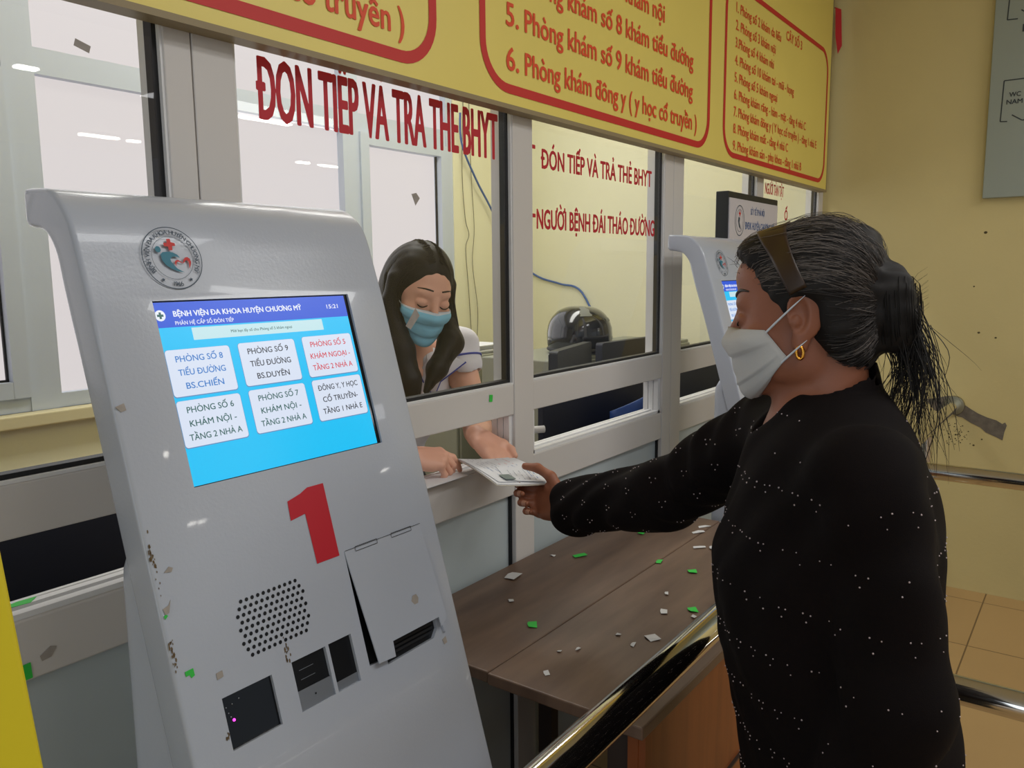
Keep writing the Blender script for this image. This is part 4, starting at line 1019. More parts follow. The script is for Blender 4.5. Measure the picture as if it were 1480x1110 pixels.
lh2, _ = hand_prims(WRl, (0.1, .1, -1), TB[0], TB[1], [(15, 20, 15)]*4, [(.016, .018, -.008), (.045, .040, -.015), (.075, .046, -.020), (.098, .046, -.026)], .94)
TORSO = [(1.285, -.052, -.012, .060, .062), (1.262, -.040, -.01, .080, .105), (1.225, -.030, 0, .104, .158), (1.170, -.036, 0, .124, .176), (1.10, -.034, 0, .142, .178), (1.03, -.026, 0, .152, .178),
         (.92, -.036, 0, .150, .178), (.80, -.066, 0, .150, .186), (.70, -.085, 0, .145, .190)]
def shrink(st, d): return [(h, f, l, a-d, b-d) for h, f, l, a, b in st]
legs = []
for s in (1, -1):
    legs += [rc(TL(-.075, .085*s, .74), TL(-.06, .085*s, .42), .085, .058, .03), rc(TL(-.06, .085*s, .42), TL(-.09, .085*s, .09), .055, .036, .03), rc(TL(-.095, .085*s, .045), TL(.06, .095*s, .030), .034, .028, .02)]
body = hp+[rc(HL(-.030, 0, -.055), neckb, .050, .057, .020), rc(HL(.005, 0, -.085), TL(.01, -.01, 1.235), .034, .040, .02)]
body += [loft(TL.o, TB, shrink(TORSO[1:], .016), .03), rc(SHr, ELr, .046, .038, .03), rc(ELr, WRr, .036, .025, .02), rc(SHl, ELl, .046, .038, .03), rc(ELl, WRl, .036, .025, .02)]+ladyhand+lh2+legs
lady = body_obj('person', body, .0027, M['skin_lady'])
tag(lady, 'older woman in a dark sequined blouse and grey mask reaching her papers to the window', 'person')
nb = MB()
for t in ltips: nail(nb, *t)
# ---- blouse
folds = lambda q: (.0030*np.sin(q[:, 2]*70+9*np.sin(q[:, 0]*14+q[:, 1]*9))*np.clip((q[:, 1]-.36)*5, .15, 1) + .0022*np.sin(q[:, 0]*52+q[:, 1]*47+5*np.sin(q[:, 2]*11)) + .0018*np.sin(q[:, 2]*33-q[:, 1]*40))
slv = nrm(WRr-ELr); CUF = WRr-slv*.004
blouse = [loft(TL.o, TB, [(1.286, -.046, -.012, .062, .075)]+TORSO[2:-1]+[(.66, -.085, 0, .158, .198)], .03),
          rc(SHr, ELr, .070, .060, .04), rc(ELr, CUF-slv*.02, .060, .052, .03), rc(CUF-slv*.05, CUF-slv*.015+np.array((0, 0, -.010)), .050, .050, .02),
          rc(SHl, ELl, .070, .058, .035), rc(ELl, WRl-np.array((0, 0, -.06)), .060, .048, .03)]
def collar(q):
    x = (q-TL.o)@TB.T; f, l, u = x[:, 0]+.040, x[:, 1]+.012, x[:, 2]
    ang = np.arctan2(l, f); R = .064+.010*np.cos(ang)
    open_ = np.clip((np.cos(ang)-.35)*1.6, 0, 1)
    zc = 1.294-.050*(np.cos(ang)+1)*.5-.030*open_
    rr = np.sqrt(f*f+l*l); dr = np.abs(rr-R-(u-zc)*-.28)-.0065; dz = np.abs(u-zc)-.030
    d = np.maximum(dr, dz)
    return d*.8
blouse.append(fn(collar, TL(-.04, -.012, 1.265), .13, .006))
blouse.append(rc(HL(-.030, 0, -.055), TL(-.032, -.013, 1.262), .0535, .0585, .004, True))
blouse.append(rc(TL(.06, -.01, 1.33), TL(.055, -.02, 1.205), .046, .012, .008, True))
blouse.append(rc(CUF+slv*.03, CUF-slv*.028, .040, .040, .004, True))
bo = body_obj('blouse', blouse, .0042, M['blouse'], lady, folds); bo['label'] = 'black maroon long sleeved blouse with rows of silver dots'
st = MB()
def stones(c, dirs, rmax):
    r = surf(blouse, c, np.array(dirs), rmax, .01, folds)
    for d, q in zip(dirs, r):
        st.sphere(np.array(c)+np.array(d)*(q+.0004), random.uniform(.0008, .0013), 6, 4)
for k, z in enumerate((1.165, 1.092, 1.020, .945, .872, .80, .73)):
    c = TL(-.03, 0, z); ds = []
    for a in np.arange(-180, 180, 10):
        for da, dz in ((-1.6, .016), (1.6, .016), (0, -.016)):
            if random.random() < .22: continue
            q = math.radians(a+da+random.uniform(-.4, .4)+k*4); ds.append(nrm(TB[0]*math.cos(q)+TB[1]*math.sin(q)+TB[2]*(dz*2.2+random.uniform(-.01, .01))))
    stones(c, ds, .4)
for a0, b0, n in ((SHr, ELr, 4), (ELr, WRr, 4)):
    ax = nrm(b0-a0); p1 = nrm(np.cross(ax, (0, 0, 1))); p2 = np.cross(ax, p1)
    for i in range(n):
        c = a0+(b0-a0)*(i+.4)/n; ds = []
        for a in np.arange(0, 360, 40):
            for da, dx in ((-4, .12), (4, .12), (0, -.12)):
                q = math.radians(a+da+i*15); ds.append(nrm(p1*math.cos(q)+p2*math.sin(q)+ax*dx*.6))
        stones(c, ds, .12)
c = TL(-.03, -.012, 1.258); ds = [nrm(TB[0]*math.cos(math.radians(a))+TB[1]*math.sin(math.radians(a))+TB[2]*random.choice((-.30, -.36, -.05))) for a in range(0, 360, 9)]
stones(c, ds, .2)
so = st.build('rhinestone_dots', M['stone'], bo, smooth=True); so['label'] = 'rows of tiny silver rhinestones'; so['kind'] = 'stuff'
# ---- trousers and shoes
tro = [loft(TL.o, TB, [(.76, -.078, 0, .150, .188), (.66, -.083, 0, .142, .182)], .03)]
for s in (1, -1): tro += [rc(TL(-.075, .088*s, .72), TL(-.06, .088*s, .42), .105, .085, .04), rc(TL(-.06, .088*s, .42), TL(-.085, .088*s, .075), .084, .068, .03)]
body_obj('trousers', tro, .007, M['trousers'], lady, lambda q: .003*np.sin(q[:, 2]*30+q[:, 0]*25))
for s in (1, -1): body_obj('shoe', [el(TL(-.01, .095*s, .032), (.125, .046, .034), .01, TB), el(TL(-.06, .092*s, .050), (.055, .043, .045), .02, TB)], .005, M['shoe'], lady)
# ---- hair
def cut_face(H, f0, u0, f1, u1, back, nape):
    """negative inside the bare face region: below the hairline (f0,u0)-(f1,u1) in front of 'back', and below the nape"""
    def g(q):
        x = (q-H.o)@H.B.T; f, u = x[:, 0], x[:, 2]
        sl = (u0-u1)/(f0-f1); n = math.sqrt(1+sl*sl)
        below = (u-(u1+sl*(f-f1)))/n
        return np.minimum(np.maximum(below, back-f), u-nape)
    return g
hairc = [el(HL(-.012, 0, .036), (.090, .084, .096), .02, HL.B), el(HL(-.040, 0, .062), (.066, .072, .064), .03, HL.B), el(HL(-.055, 0, -.02), (.048, .066, .070), .03, HL.B),
         el(HL(.042, 0, .092), (.048, .056, .031), .02, HL.B),
         fn(cut_face(HL, .096, .102, .030, .020, -.030, -.085), HL(0, 0, 0), .3, .022, True)]+[el(HL(-.012, .095*s, -.012), (.028, .034, .046), .010, HL.B, True) for s in (1, -1)]
bun = [el(HL(-.112, .004, .018), (.032, .034, .044), .02, HL.B), el(HL(-.118, .004, -.024), (.028, .030, .038), .02, HL.B), el(HL(-.082, .0, .092), (.022, .028, .022), .012, HL.B)]
hrough = lambda q: .0016*np.sin(q[:, 0]*210+q[:, 1]*90+q[:, 2]*60)*np.sin(q[:, 2]*140+q[:, 1]*50)
hair = body_obj('hair', hairc+bun, .0034, M['hair_lady'], lady, hrough); hair['label'] = 'black hair going grey, tied in a loose low bun'
hm = MB(); hg = MB(); hcen = HL(-.02, 0, .01); allh = hairc[:4]
def hair_path(d0, d1, n=12, lift=.0015, wob=.004):
    """a strand hugging the hair surface from direction d0 to d1 (head frame directions)"""
    d0, d1 = nrm(d0), nrm(d1); om = math.acos(np.clip(d0@d1, -1, 1)); out = []
    ph = random.uniform(0, 6); ds = []
    for i in range(n):
        t = i/(n-1); d = (math.sin((1-t)*om)*d0+math.sin(t*om)*d1)/max(math.sin(om), 1e-4)
        d = d+np.array((0, math.sin(3*t+ph), math.cos(2*t+ph)))*wob*3*math.sin(math.pi*t); ds.append(nrm(d)@HL.B)
    r = surf(allh, hcen, np.array(ds), .25, .03)
    return [hcen+d*(q+lift*(.3+math.sin(math.pi*i/(n-1)))) for i, (d, q) in enumerate(zip(ds, r))]
cutf = hairc[4].f; earf = [p.f for p in hairc[5:]]
def start_dir(i):
    while True:
        d = nrm((random.uniform(-.9, 1), random.uniform(-1, 1), random.uniform(-.9, 1)))
        if d[0] < -.85: continue
        p = hcen+(d@HL.B)*.10
        if cutf(p[None])[0] > .004: return d
for i in range(1500):
    d0 = start_dir(i); lat = abs(d0[1])
    e0 = nrm((-1.0, random.gauss(0, .08)+.10*np.sign(d0[1]), random.uniform(-.25, .15)))
    t = random.uniform(.45, 1.0); e1 = nrm(d0*(1-t)+e0*t) if d0@e0 > -.8 else nrm(d0*(1-t)+e0*t+np.array((0, d0[1]*.4, .5)))
    front = d0[0] > .25
    q = np.array(hair_path(d0, e1, 9, random.uniform(.0004, .0016), .006))
    if min(f_(q).min() for f_ in earf) < .003: continue
    strand(hg if random.random() < (.72 if front else .15) else hm, list(q), random.uniform(.0003, .0006))
for i in range(80):                                                # flyaways
    d = nrm((random.uniform(-.8, .7), random.uniform(-.6, .6), random.uniform(.5, 1))); p = hair_path(d, nrm(d+np.array((-.7, random.gauss(0, .2), -.1))), 8, random.uniform(.002, .006), .015)
    strand(hm if i % 3 else hg, p, .00035)
for i in range(9):                                                 # short wisps at the forehead
    b0 = HL(.078+random.uniform(-.01, .012), random.uniform(-.05, .05), .072+random.uniform(-.01, .014)); strand(hm, [b0, b0+HL.d(.004, 0, .006), b0+HL.d(.008+random.uniform(0, .004), random.uniform(-.01, .01), .008+random.uniform(-.004, .006))], .00035)
hm.build('hair_strands', M['hair_dark'], hair, smooth=True); hg.build('grey_strands', M['hair_grey'], hair, smooth=True)['label'] = 'fine grey strands'
tm = MB(); knot = HL(-.118, .004, -.008)
for i in range(150):                                               # coil of the bun
    a0 = random.uniform(0, 6.28); bb = random.uniform(0, 3.14); r1 = random.uniform(1.0, 1.10); rb = math.sin(bb)*.75+.3
    q = [HL(-.114-.034*math.cos(bb)*r1, .004+.035*rb*r1*math.cos(a0+t), -.002+.050*rb*r1*math.sin(a0+t)) for t in np.linspace(0, 1.8, 10)]
    strand(tm, q, random.uniform(.0005, .0010))
for i in range(230):                                               # loose tail falling on the back of the neck
    o0 = knot+HL.d(random.gauss(-.004, .012), random.gauss(0, .012), random.gauss(-.008, .016)); ln_ = random.uniform(.08, .205); sw = random.gauss(.002, .014); sl = random.gauss(0, .022); ph = random.uniform(0, 6)
    q = []
    for t in np.linspace(0, 1, 12):
        cu = .010*math.sin(ph+5*t)*t
        q.append(o0+HL.B[0]*(sw*t*1.1-.022*math.sin(min(1, t*1.6)*math.pi/2)+cu*.8+(.035*max(0, t-.6) if i % 3 else -.02*t*t))+HL.B[1]*(sl*t+cu*.5)+np.array((0, 0, -1))*(ln_*t**1.15))
    strand(tm, q, random.uniform(.0005, .0010) if i < 150 else .0004)
for i in range(14):                                                # curls standing off the bun
    o0 = HL(-.128, random.uniform(-.02, .02), .02+random.uniform(-.03, .03)); a0 = random.uniform(0, 6)
    strand(tm, [o0+HL.d(-.012*t-.012*math.sin(t*2.4), .006*math.sin(t+a0), .016*math.cos(t*1.9+a0*.2)) for t in np.linspace(0, 2.6, 9)], .0004)
tm.build('ponytail', M['hair_lady'], hair, smooth=True)['label'] = 'loose strands of the tied tail'
# ---- hairband
mb = MB(); vs = []; N = 44; Wd = 7
dd = []
for i in range(N+1):
    a = math.radians(-92+184*i/N)
    for j in range(Wd+1):
        w = (j/Wd-.5)*(.34-.06*abs(i/N*2-1))
        dd.append(nrm(np.array((.40*math.cos(a)+.15*abs(math.sin(a))+w*.95, math.sin(a), .92*math.cos(a)+.33*abs(math.sin(a))-w*.35))))
dd = np.array(dd)@HL.B; r = surf(allh, hcen, dd, .25, .03)
mb.add([hcen+d*(q+.0035) for d, q in zip(dd, r)], [(i*(Wd+1)+j, i*(Wd+1)+j+1, (i+1)*(Wd+1)+j+1, (i+1)*(Wd+1)+j) for i in range(N) for j in range(Wd)])
hb = mb.build('hairband', M['band'], lady, smooth=True); sd = hb.modifiers.new('t', 'SOLIDIFY'); sd.thickness = .003; hb['label'] = 'wide brown hairband'
# ---- mask, loops, earring, brow, eyelid
face = hp[:-8]
V, nu, nv = mask_mesh(face, HL, -.009, -.150, 1.28, .007, 3, rise=.075)
mk = mask_build('face_mask', V, nu, nv, M['mask_grey'], lady); mk['label'] = 'pleated grey white face mask'
lp = MB()
for s, col in ((1, nu), (-1, 0)):
    a = V[2*(nu+1)+col]; b = V[(nv-3)*(nu+1)+col]; et = HL(-.016, .080*s, .030); eb = HL(-.014, .078*s, -.030)
    for e0, e1 in ((a, et), (b, eb)):
        e0 = np.array(e0); mid = (e0+e1)/2+HL.d(0, .006*s, 0); strand(lp, [e0, e0*.5+mid*.5+HL.d(0, .002*s, 0), mid, mid*.5+e1*.5+HL.d(0, .003*s, 0), e1], .0016, 6)
lp.build('ear_loop', M['mask_white'], mk, smooth=True)
eg = MB()
for s in (1, -1):
    c = HL(-.004, .0775*s, -.046); eg.tube([c+HL.d(.0045*math.cos(a), .0020*s, .0085*math.sin(a)) for a in np.linspace(0, 2*math.pi, 17)], .0023, 8, False)
    e_ = eg.build('earring', M['gold'], lady, smooth=True); eg = MB()
db = MB()
def on_face(prims, H, pts, lift=.0006):
    c = H(0, 0, 0); d = np.array([nrm(H.d(*p)) for p in pts]); r = surf(prims, c, d, .2, .03); return [c+a*(q+lift) for a, q in zip(d, r)]
for s in (1, -1):
    up = on_face(hp, HL, [(.084-.02*t*t, (.014+.036*t)*s, .034+.010*math.sin(t*2.2)) for t in np.linspace(0, 1, 9)], .0004)
    db.tube(up, [.0012+.0016*math.sin(math.pi*min(1, .25+.75*i/8)) for i in range(9)], 6)
    b_ = db.build('eyebrow', M['hair_dark'], lady, smooth=True); db = MB()
    lo_ = on_face(hp, HL, [(.085, (.016+.030*t)*s, .0005-.006*math.sin(t*math.pi)) for t in np.linspace(0, 1, 9)], .0010)
    db.tube(lo_, [.0006+.0007*math.sin(math.pi*i/8) for i in range(9)], 5); db.build('eyelash', M['hair_dark'], lady, smooth=True); db = MB()
nb.build('fingernails', mat('lady_nail', (186, 136, 112), .35), lady, smooth=True)
# ================================================================ masked clerk behind the glass
HW = Fr((1.512, 1.394, 1.402), rot_basis(basis((-.36, -.93, 0)), 0, .36, -.13))
up = nrm((-.065, -.24, .455)); fw = nrm((-.22, -.97, 0)); lf = nrm(np.cross(up, fw)); TBW = np.array([np.cross(lf, up), lf, up])
NB = np.array((1.540, 1.462, 1.262)); TW = Fr(NB, TBW)
wp = head_prims(HW, True, .96, .9)
wl0, wl1, wl2 = np.array((1.690, 1.425, 1.248)), np.array((1.668, 1.335, 1.030)), np.array((1.484, 1.186, 1.056))
wr0, wr1, wr2 = np.array((1.375, 1.500, 1.250)), np.array((1.215, 1.430, 1.030)), np.array((1.228, 1.180, 1.064))
XL = nrm((-.26, -.84, -.40)); NL = nrm((-.10, -.40, .90)); NL = nrm(NL-(NL@XL)*XL); YL = np.cross(NL, XL)
lhand, wt1 = hand_prims(wl2, XL, YL, -NL, [(-4, 8, 6), (-4, 8, 6), (-4, 8, 6), (-2, 10, 8)], [(.016, .018, -.008), (.046, .044, -.010), (.074, .050, -.010), (.098, .046, -.008)], .92)
XR = nrm((.80, -.50, -.16)); ZR = nrm((-.05, -.40, .90)); ZR = nrm(ZR-(ZR@XR)*XR); YR = np.cross(ZR, XR)
rhand, wt2 = hand_prims(wr2, XR, YR, ZR, [(20, 26, 14), (40, 46, 24), (50, 56, 34), (54, 56, 36)], [(.016, .018, -.012), (.042, .036, -.030), (.072, .034, -.040), (.098, .030, -.040)], .90)
WT = [(.02, -.02, 0, .060, .075), (-.02, -.015, 0, .075, .140), (-.06, -.005, 0, .085, .165), (-.13, .010, 0, .100, .160), (-.22, .012, 0, .098, .145), (-.32, .0, 0, .088, .130), (-.42, -.01, 0, .10, .150), (-.52, -.03, 0, .112, .165)]
PV = NB-up*.50
wbody = wp+[rc(HW(-.022, 0, -.055), TW(-.020, 0, -.01), .044, .050, .02), rc(HW(.004, 0, -.08), TW(.010, 0, -.03), .030, .036, .02),
            loft(NB, TBW, shrink(WT, .012), .03), rc(wl0, wl1, .043, .036, .03), rc(wl1, wl2, .036, .024, .02), rc(wr0, wr1, .043, .036, .03), rc(wr1, wr2, .036, .024, .02)]+lhand+rhand
for s in (1, -1):
    a = PV+lf*.085*s; k_ = np.array((a[0]+.01, a[1]+.02, .45)); wbody += [rc(a, k_, .08, .055, .04), rc(k_, (k_[0], k_[1]+.06, .09), .052, .034, .03), rc((k_[0], k_[1]+.06, .045), (k_[0]-.03, k_[1]-.08, .032), .034, .027, .02)]
clerk = body_obj('person', wbody, .0027, M['skin_woman'])
tag(clerk, 'masked clerk with long dark hair in white uniform handing papers through the window', 'person')
nb = MB()
for t in wt1+wt2: nail(nb, *t)
nb.build('fingernails', mat('pale_nail', (236, 190, 176), .35), clerk, smooth=True)
# ---- uniform
wf = lambda q: .0025*np.sin(q[:, 0]*48+q[:, 2]*40+4*np.sin(q[:, 1]*20))+.0018*np.sin(q[:, 2]*70+q[:, 0]*20)
ax = nrm(wl1-wl0); axr = nrm(wr1-wr0)
uni = [loft(NB, TBW, [(.0, -.018, 0, .060, .085)]+WT[1:-1]+[(-.50, -.02, 0, .12, .172)], .03),
       rc(wl0, wl0+ax*.045, .061, .060, .03), rc(wr0, wr0+axr*.06, .060, .060, .03),
       rc(HW(-.022, 0, -.055), TW(-.018, 0, -.015), .047, .056, .004, True), rc(TW(.05, 0, .06), TW(.095, 0, -.15), .034, .006, .006, True),
       rc(wl0+ax*.05, wl0+ax*.16, .047, .047, .004, True), rc(wr0+axr*.06, wr0+axr*.17, .047, .047, .004, True)]
uo = body_obj('uniform_blouse', uni, .0038, M['uniform'], clerk, wf); uo['label'] = 'white short sleeved uniform blouse with blue edging'
tro = [loft(NB, TBW, [(-.46, -.02, 0, .112, .165), (-.54, -.03, 0, .12, .172)], .03)]
for s in (1, -1):
    a = PV+lf*.085*s; k_ = np.array((a[0]+.01, a[1]+.02, .45)); tro += [rc(a, k_, .098, .072, .04), rc(k_, (k_[0], k_[1]+.06, .08), .07, .06, .03)]
body_obj('trousers', tro, .007, M['navy'], clerk)
for s in (1, -1):
    a = PV+lf*.085*s; body_obj('shoe', [el((a[0]+.0, a[1]+.04, .034), (.045, .125, .036), .01)], .005, M['shoe'], clerk)
def on_uni(c, ds, lift=.0012, rmax=.32):
    d = np.array([nrm(x) for x in ds]); r = surf(uni, c, d, rmax, .005, wf); return [np.array(c)+a*(q+lift) for a, q in zip(d, r)]
pm = MB()
cs = wl0+ax*.036; p1 = nrm(np.cross(ax, (0, 0, 1))); p2 = np.cross(ax, p1)
pts = on_uni(cs, [p1*math.cos(a)+p2*math.sin(a) for a in np.linspace(0, 2*math.pi, 41)], .0006, .12); pm.tube(pts, .0030, 6, False); pm.build('sleeve_piping', M['piping'], uo, smooth=True)
cc = TW(.0, 0, -.10)
# collar flaps lying on the chest, edged in blue
for s in (1, -1):
    fl = [(.010, .052, .000), (.030, .062, -.028), (.062, .060, -.066), (.090, .050, -.100), (.090, .028, -.082), (.084, .014, -.050), (.060, .024, -.012), (.030, .036, .006)]
    c0 = TW(-.03, 0, -.05)
    P3 = on_uni(c0, [TW(a, b*s, c)-c0 for a, b, c in fl], .0035)
    mb = MB(); mb.add(P3+[np.mean(P3, 0)], [(i, (i+1) % len(P3), len(P3)) for i in range(len(P3))])
    co = mb.build('collar_flap', M['uniform'], uo, smooth=True); sd = co.modifiers.new('t', 'SOLIDIFY'); sd.thickness = .002; sd.offset = 0
    mb = MB(); mb.tube([P3[i] for i in (1, 2, 3, 4, 5)], .0024, 6); mb.build('collar_piping', M['piping'], co, smooth=True)
mb = MB()
c0 = TW(-.03, 0, -.16)
for off in (-.012, .012): mb.tube(on_uni(TW(-.03, 0, -.18), [TW(.12, off, z)-TW(-.03, 0, -.18) for z in np.linspace(-.11, -.34, 12)], .001), .0022, 6)
mb.build('placket_piping', M['piping'], uo, smooth=True)
mb = MB(); c0 = TW(-.02, .05, -.135)
for R1, R0_ in ((.038, .035), (.027, .0255)):
    ou = on_uni(c0, [TW(.11, .072+R1*math.cos(a), -.125+R1*math.sin(a))-c0 for a in np.linspace(0, 2*math.pi, 33)], .0012); ii = on_uni(c0, [TW(.11, .072+R0_*math.cos(a), -.125+R0_*math.sin(a))-c0 for a in np.linspace(0, 2*math.pi, 33)], .0012)
    mb.add(ou+ii, [(i, i+1, 33+i+1, 33+i) for i in range(32)])
for bl in ([(.052, -.118), (.064, -.112), (.074, -.118), (.068, -.130), (.080, -.142), (.066, -.138), (.056, -.128)], [(.078, -.122), (.084, -.112), (.090, -.120), (.086, -.134), (.084, -.122)]):
    q = on_uni(c0, [TW(.11, a, b)-c0 for a, b in bl], .0012); mb.add(q, [tuple(range(len(q)))])
for k in range(22):
    a = 2*math.pi*k/22; q = on_uni(c0, [TW(.11, .072+.031*math.cos(a)+dx, -.125+.031*math.sin(a)+dy)-c0 for dx, dy in ((-.0014, -.002), (.0014, -.002), (.0014, .002), (-.0014, .002))], .0012); mb.add(q, [(0, 1, 2, 3)])
mb.build('chest_badge', M['badge'], uo)
# ---- long hair
whair = [el(HW(-.018, 0, .036), (.094, .083, .090), .02, HW.B), el(HW(-.050, 0, .0), (.062, .078, .085), .03, HW.B), rc(HW(-.07, 0, -.03), TW(-.095, 0, -.10), .060, .055, .04),
         fn(lambda q: np.minimum(cut_face(HW, .090, .088, .034, .000, .006, -.30)(q)+.16*np.abs((q-HW.o)@HW.B[1]), 1), HW(0, 0, 0), .3, .020, True)]
cl = [HW(.004, .078, .030), HW(.014, .080, -.035), np.array((1.556, 1.330, 1.275)), np.array((1.495, 1.325, 1.215)), np.array((1.455, 1.325, 1.165))]
cr = [HW(.004, -.078, .030), HW(.018, -.080, -.035), np.array((1.418, 1.372, 1.265)), np.array((1.412, 1.345, 1.195)), np.array((1.420, 1.330, 1.130))]
rl = [.018, .022, .030, .024, .008]; rr_ = [.018, .022, .032, .030, .012]
for C_, R_ in ((cl, rl), (cr, rr_)):
    for i in range(4): whair.append(rc(C_[i], C_[i+1], R_[i], R_[i+1], .018))
strk = lambda q: .0004*np.sin(q[:, 0]*330+q[:, 1]*120+3*np.sin(q[:, 2]*22))
wh = body_obj('hair', whair, .0032, M['hair_woman'], clerk, strk); wh['label'] = 'long straight dark brown hair parted in the middle'
hm = MB(); wc = HW(-.01, 0, .02); capW = whair[:2]
def fall(s, d0, d1, C_, R_, n1=8, n2=12):
    d0, d1 = nrm(d0), nrm(d1); om = math.acos(np.clip(d0@d1, -1, 1)); ds = [nrm((math.sin((1-t)*om)*d0+math.sin(t*om)*d1)/math.sin(om))@HW.B for t in np.linspace(0, 1, n1)]
    r = surf(capW, wc, np.array(ds), .2, .03); p = [wc+d*(q+.0010+random.uniform(0, .0015)) for d, q in zip(ds, r)]
    th = random.uniform(0, 2*math.pi); rad = random.uniform(.99, 1.10); e = random.uniform(.75, 1.1)
    for t in np.linspace(.22, 1, n2):
        u = min(t*e, 1.0)*(len(C_)-1); i = min(int(u), len(C_)-2); w = u-i; c = C_[i]*(1-w)+C_[i+1]*w; R = (R_[i]*(1-w)+R_[i+1]*w)*rad
        p.append(c+R*(math.cos(th)*np.array((.75, -.55, .1))+math.sin(th)*np.array((-.5, -.8, 0))))
    q = np.array(p)
    for _ in range(3): q[1:-1] = .25*q[:-2]+.5*q[1:-1]+.25*q[2:]
    return list(q)
for i in range(520):
    s = 1 if i % 2 else -1
    f0 = random.uniform(-.75, .72)
    d0 = (f0, .10*s+random.gauss(0, .02), .9); d1 = (random.uniform(-.15, .45)*.6+f0*.35, 1.0*s, random.uniform(-.25, .25))
    strand(hm, fall(s, d0, d1, cl if s > 0 else cr, rl if s > 0 else rr_), random.uniform(.0006, .0011))
hm.build('hair_strands', M['hair_woman2'], wh, smooth=True)
# ---- mask, brows, lashes
V, nu, nv = mask_mesh(wp[:-8], HW, -.013, -.128, 1.22, .004, 3, rise=.05)
mk = mask_build('face_mask', V, nu, nv, M['mask_blue'], clerk, M['mask_white']); mk['label'] = 'light blue pleated face mask with a white top edge'
lp = MB()
for s, col in ((1, nu), (-1, 0)):
    for row, ez in ((2, .020), (nv-3, -.028)):
        a = np.array(V[row*(nu+1)+col]); b = HW(-.012, .079*s, ez); m_ = (a+b)/2+HW.d(0, .005*s, 0); strand(lp, [a, (a+m_)/2, m_, (m_+b)/2, b], .0014, 6)
lp.build('ear_loop', M['mask_white'], mk, smooth=True)
for s in (1, -1):
    db = MB(); q = on_face(wp, HW, [(.086-.02*t*t, (.012+.034*t)*s, .036+.004*math.sin(t*2.6)-.004*t) for t in np.linspace(0, 1, 9)], .0003)
    db.tube(q, [.0009+.0013*math.sin(math.pi*min(1, .25+.75*i/8)) for i in range(9)], 6); db.build('eyebrow', M['hair_woman2'], clerk, smooth=True)
    db = MB(); q = on_face(wp, HW, [(.085, (.017+.029*t)*s, -.002-.006*math.sin(t*math.pi)) for t in np.linspace(0, 1, 9)], .0012)
    db.tube(q, [.0009+.0010*math.sin(math.pi*i/8) for i in range(9)], 5); db.build('eyelash', M['hair_woman'], clerk, smooth=True)
# ================================================================ the papers they hand over
PB = np.array((1.366, 1.018, 1.026)); pu = nrm((.457, .889, .05)); pn = nrm((.05, -.10, 1)); pn = nrm(pn-(pn@pu)*pu); pv = np.cross(pn, pu)
PF = (tuple(PB), tuple(pu), tuple(pv), tuple(pn))
def sheet(mb, c, L, Wd, z, th, bend=.006, rot=0, nx=14, ny=8):
    vs = []
    for k in (0, 1):
        for j in range(ny+1):
            for i in range(nx+1):
                u, v = (i/nx-.5)*L, (j/ny-.5)*Wd; a = c[0]+u*math.cos(rot)-v*math.sin(rot); b = c[1]+u*math.sin(rot)+v*math.cos(rot)
                vs.append(fr_pt(PF, a, b, z-th*k+bend*(1-(2*a/.21)**2)*.6+bend*.5*(2*b/.15)**2))
    n = (nx+1)*(ny+1); f = []
    for j in range(ny):
        for i in range(nx):
            q = (j*(nx+1)+i, j*(nx+1)+i+1, (j+1)*(nx+1)+i+1, (j+1)*(nx+1)+i); f += [q, tuple(x+n for x in q[::-1])]
    edge = [i for i in range(nx+1)]+[(j+1)*(nx+1)-1 for j in range(1, ny+1)]+[ny*(nx+1)+i for i in range(nx-1, -1, -1)]+[j*(nx+1) for j in range(ny-1, 0, -1)]
    for i in range(len(edge)): a, b = edge[i], edge[(i+1) % len(edge)]; f.append((a, b, b+n, a+n))
    mb.add(vs, f)
bk = thing('health_booklet', tuple(PB), 'worn white booklet passed between the two women', 'booklet')
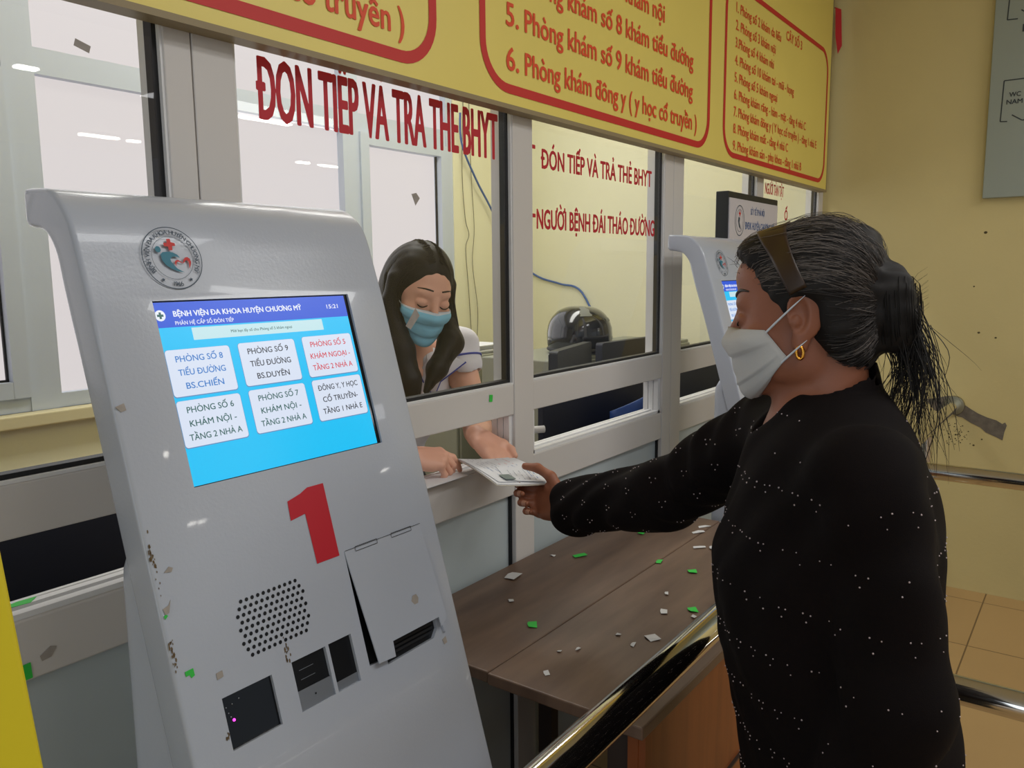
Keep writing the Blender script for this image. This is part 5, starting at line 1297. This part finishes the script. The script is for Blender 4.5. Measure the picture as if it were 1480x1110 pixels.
mb = MB(); sheet(mb, (0, 0), .205, .145, -.003, .0012); mb.build('cover', M['paper2'], bk, smooth=True, angle=30)
mb = MB(); sheet(mb, (.001, .0), .200, .141, -.0008, .0020); mb.build('pages', M['paper'], bk, smooth=True, angle=30)
def printed(name, lab, c, L, Wd, z, rot, rows, seed):
    r = random.Random(seed); t = thing(name, tuple(PB), lab, 'paper')
    mb = MB(); sheet(mb, c, L, Wd, z, .0004, rot=rot); mb.build('sheet', M['paper'], t, smooth=True, angle=30)
    for m_, n, u0, u1, v0, v1 in rows:
        mb = MB()
        for k in range(n):
            b = v0+(v1-v0)*(k+.5)/n; x = u0
            while x < u1:
                w = r.uniform(.004, .016)
                if r.random() < .8:
                    cs, sn = math.cos(rot), math.sin(rot); q = []
                    for du, dv in ((0, -.0007), (w, -.0007), (w, .0007), (0, .0007)):
                        u, v = x+du, b+dv+r.uniform(-.0003, .0003); a_, b_ = c[0]+u*cs-v*sn, c[1]+u*sn+v*cs
                        q.append(fr_pt(PF, a_, b_, z+.0004+.006*(1-(2*a_/.21)**2)*.6+.003*(2*b_/.15)**2))
                    mb.add(q, [(0, 1, 2, 3)])
                x += w+.003
        mb.build('handwriting', m_, t, flip=False)
    return t
printed('printed_form', 'white form with faint red and blue writing on top of the booklet', (.006, .004), .188, .128, .0008, .05, [(M['ink_red'], 3, .03, .085, -.05, .0), (M['ink_blue'], 7, -.08, .02, -.05, .045), (M['ink_grey'], 5, .0, .08, .0, .05)], 3)
printed('small_slip', 'folded white slip lying askew under the older thumb', (-.042, -.012), .10, .085, .0022, -.22, [(M['ink_grey'], 5, -.04, .03, -.03, .03), (M['ink_blue'], 2, -.03, .04, -.035, -.015)], 5)
mb = MB(); mb.poly(rrect(-.085, -.050, .020, .044, .003), PF, .0064, .0008); tag(mb.build('plastic_card', M['cardgreen']), 'grey green plastic card under the thumb of the older woman', 'card')
sl = MB(); sl.box(1.20, 1.335, 1.10, 1.165, 1.0108, 1.0125); tag(sl.build('loose_sheet', M['paper']), 'loose white sheet lying on the window sill under the clerk hands', 'paper')
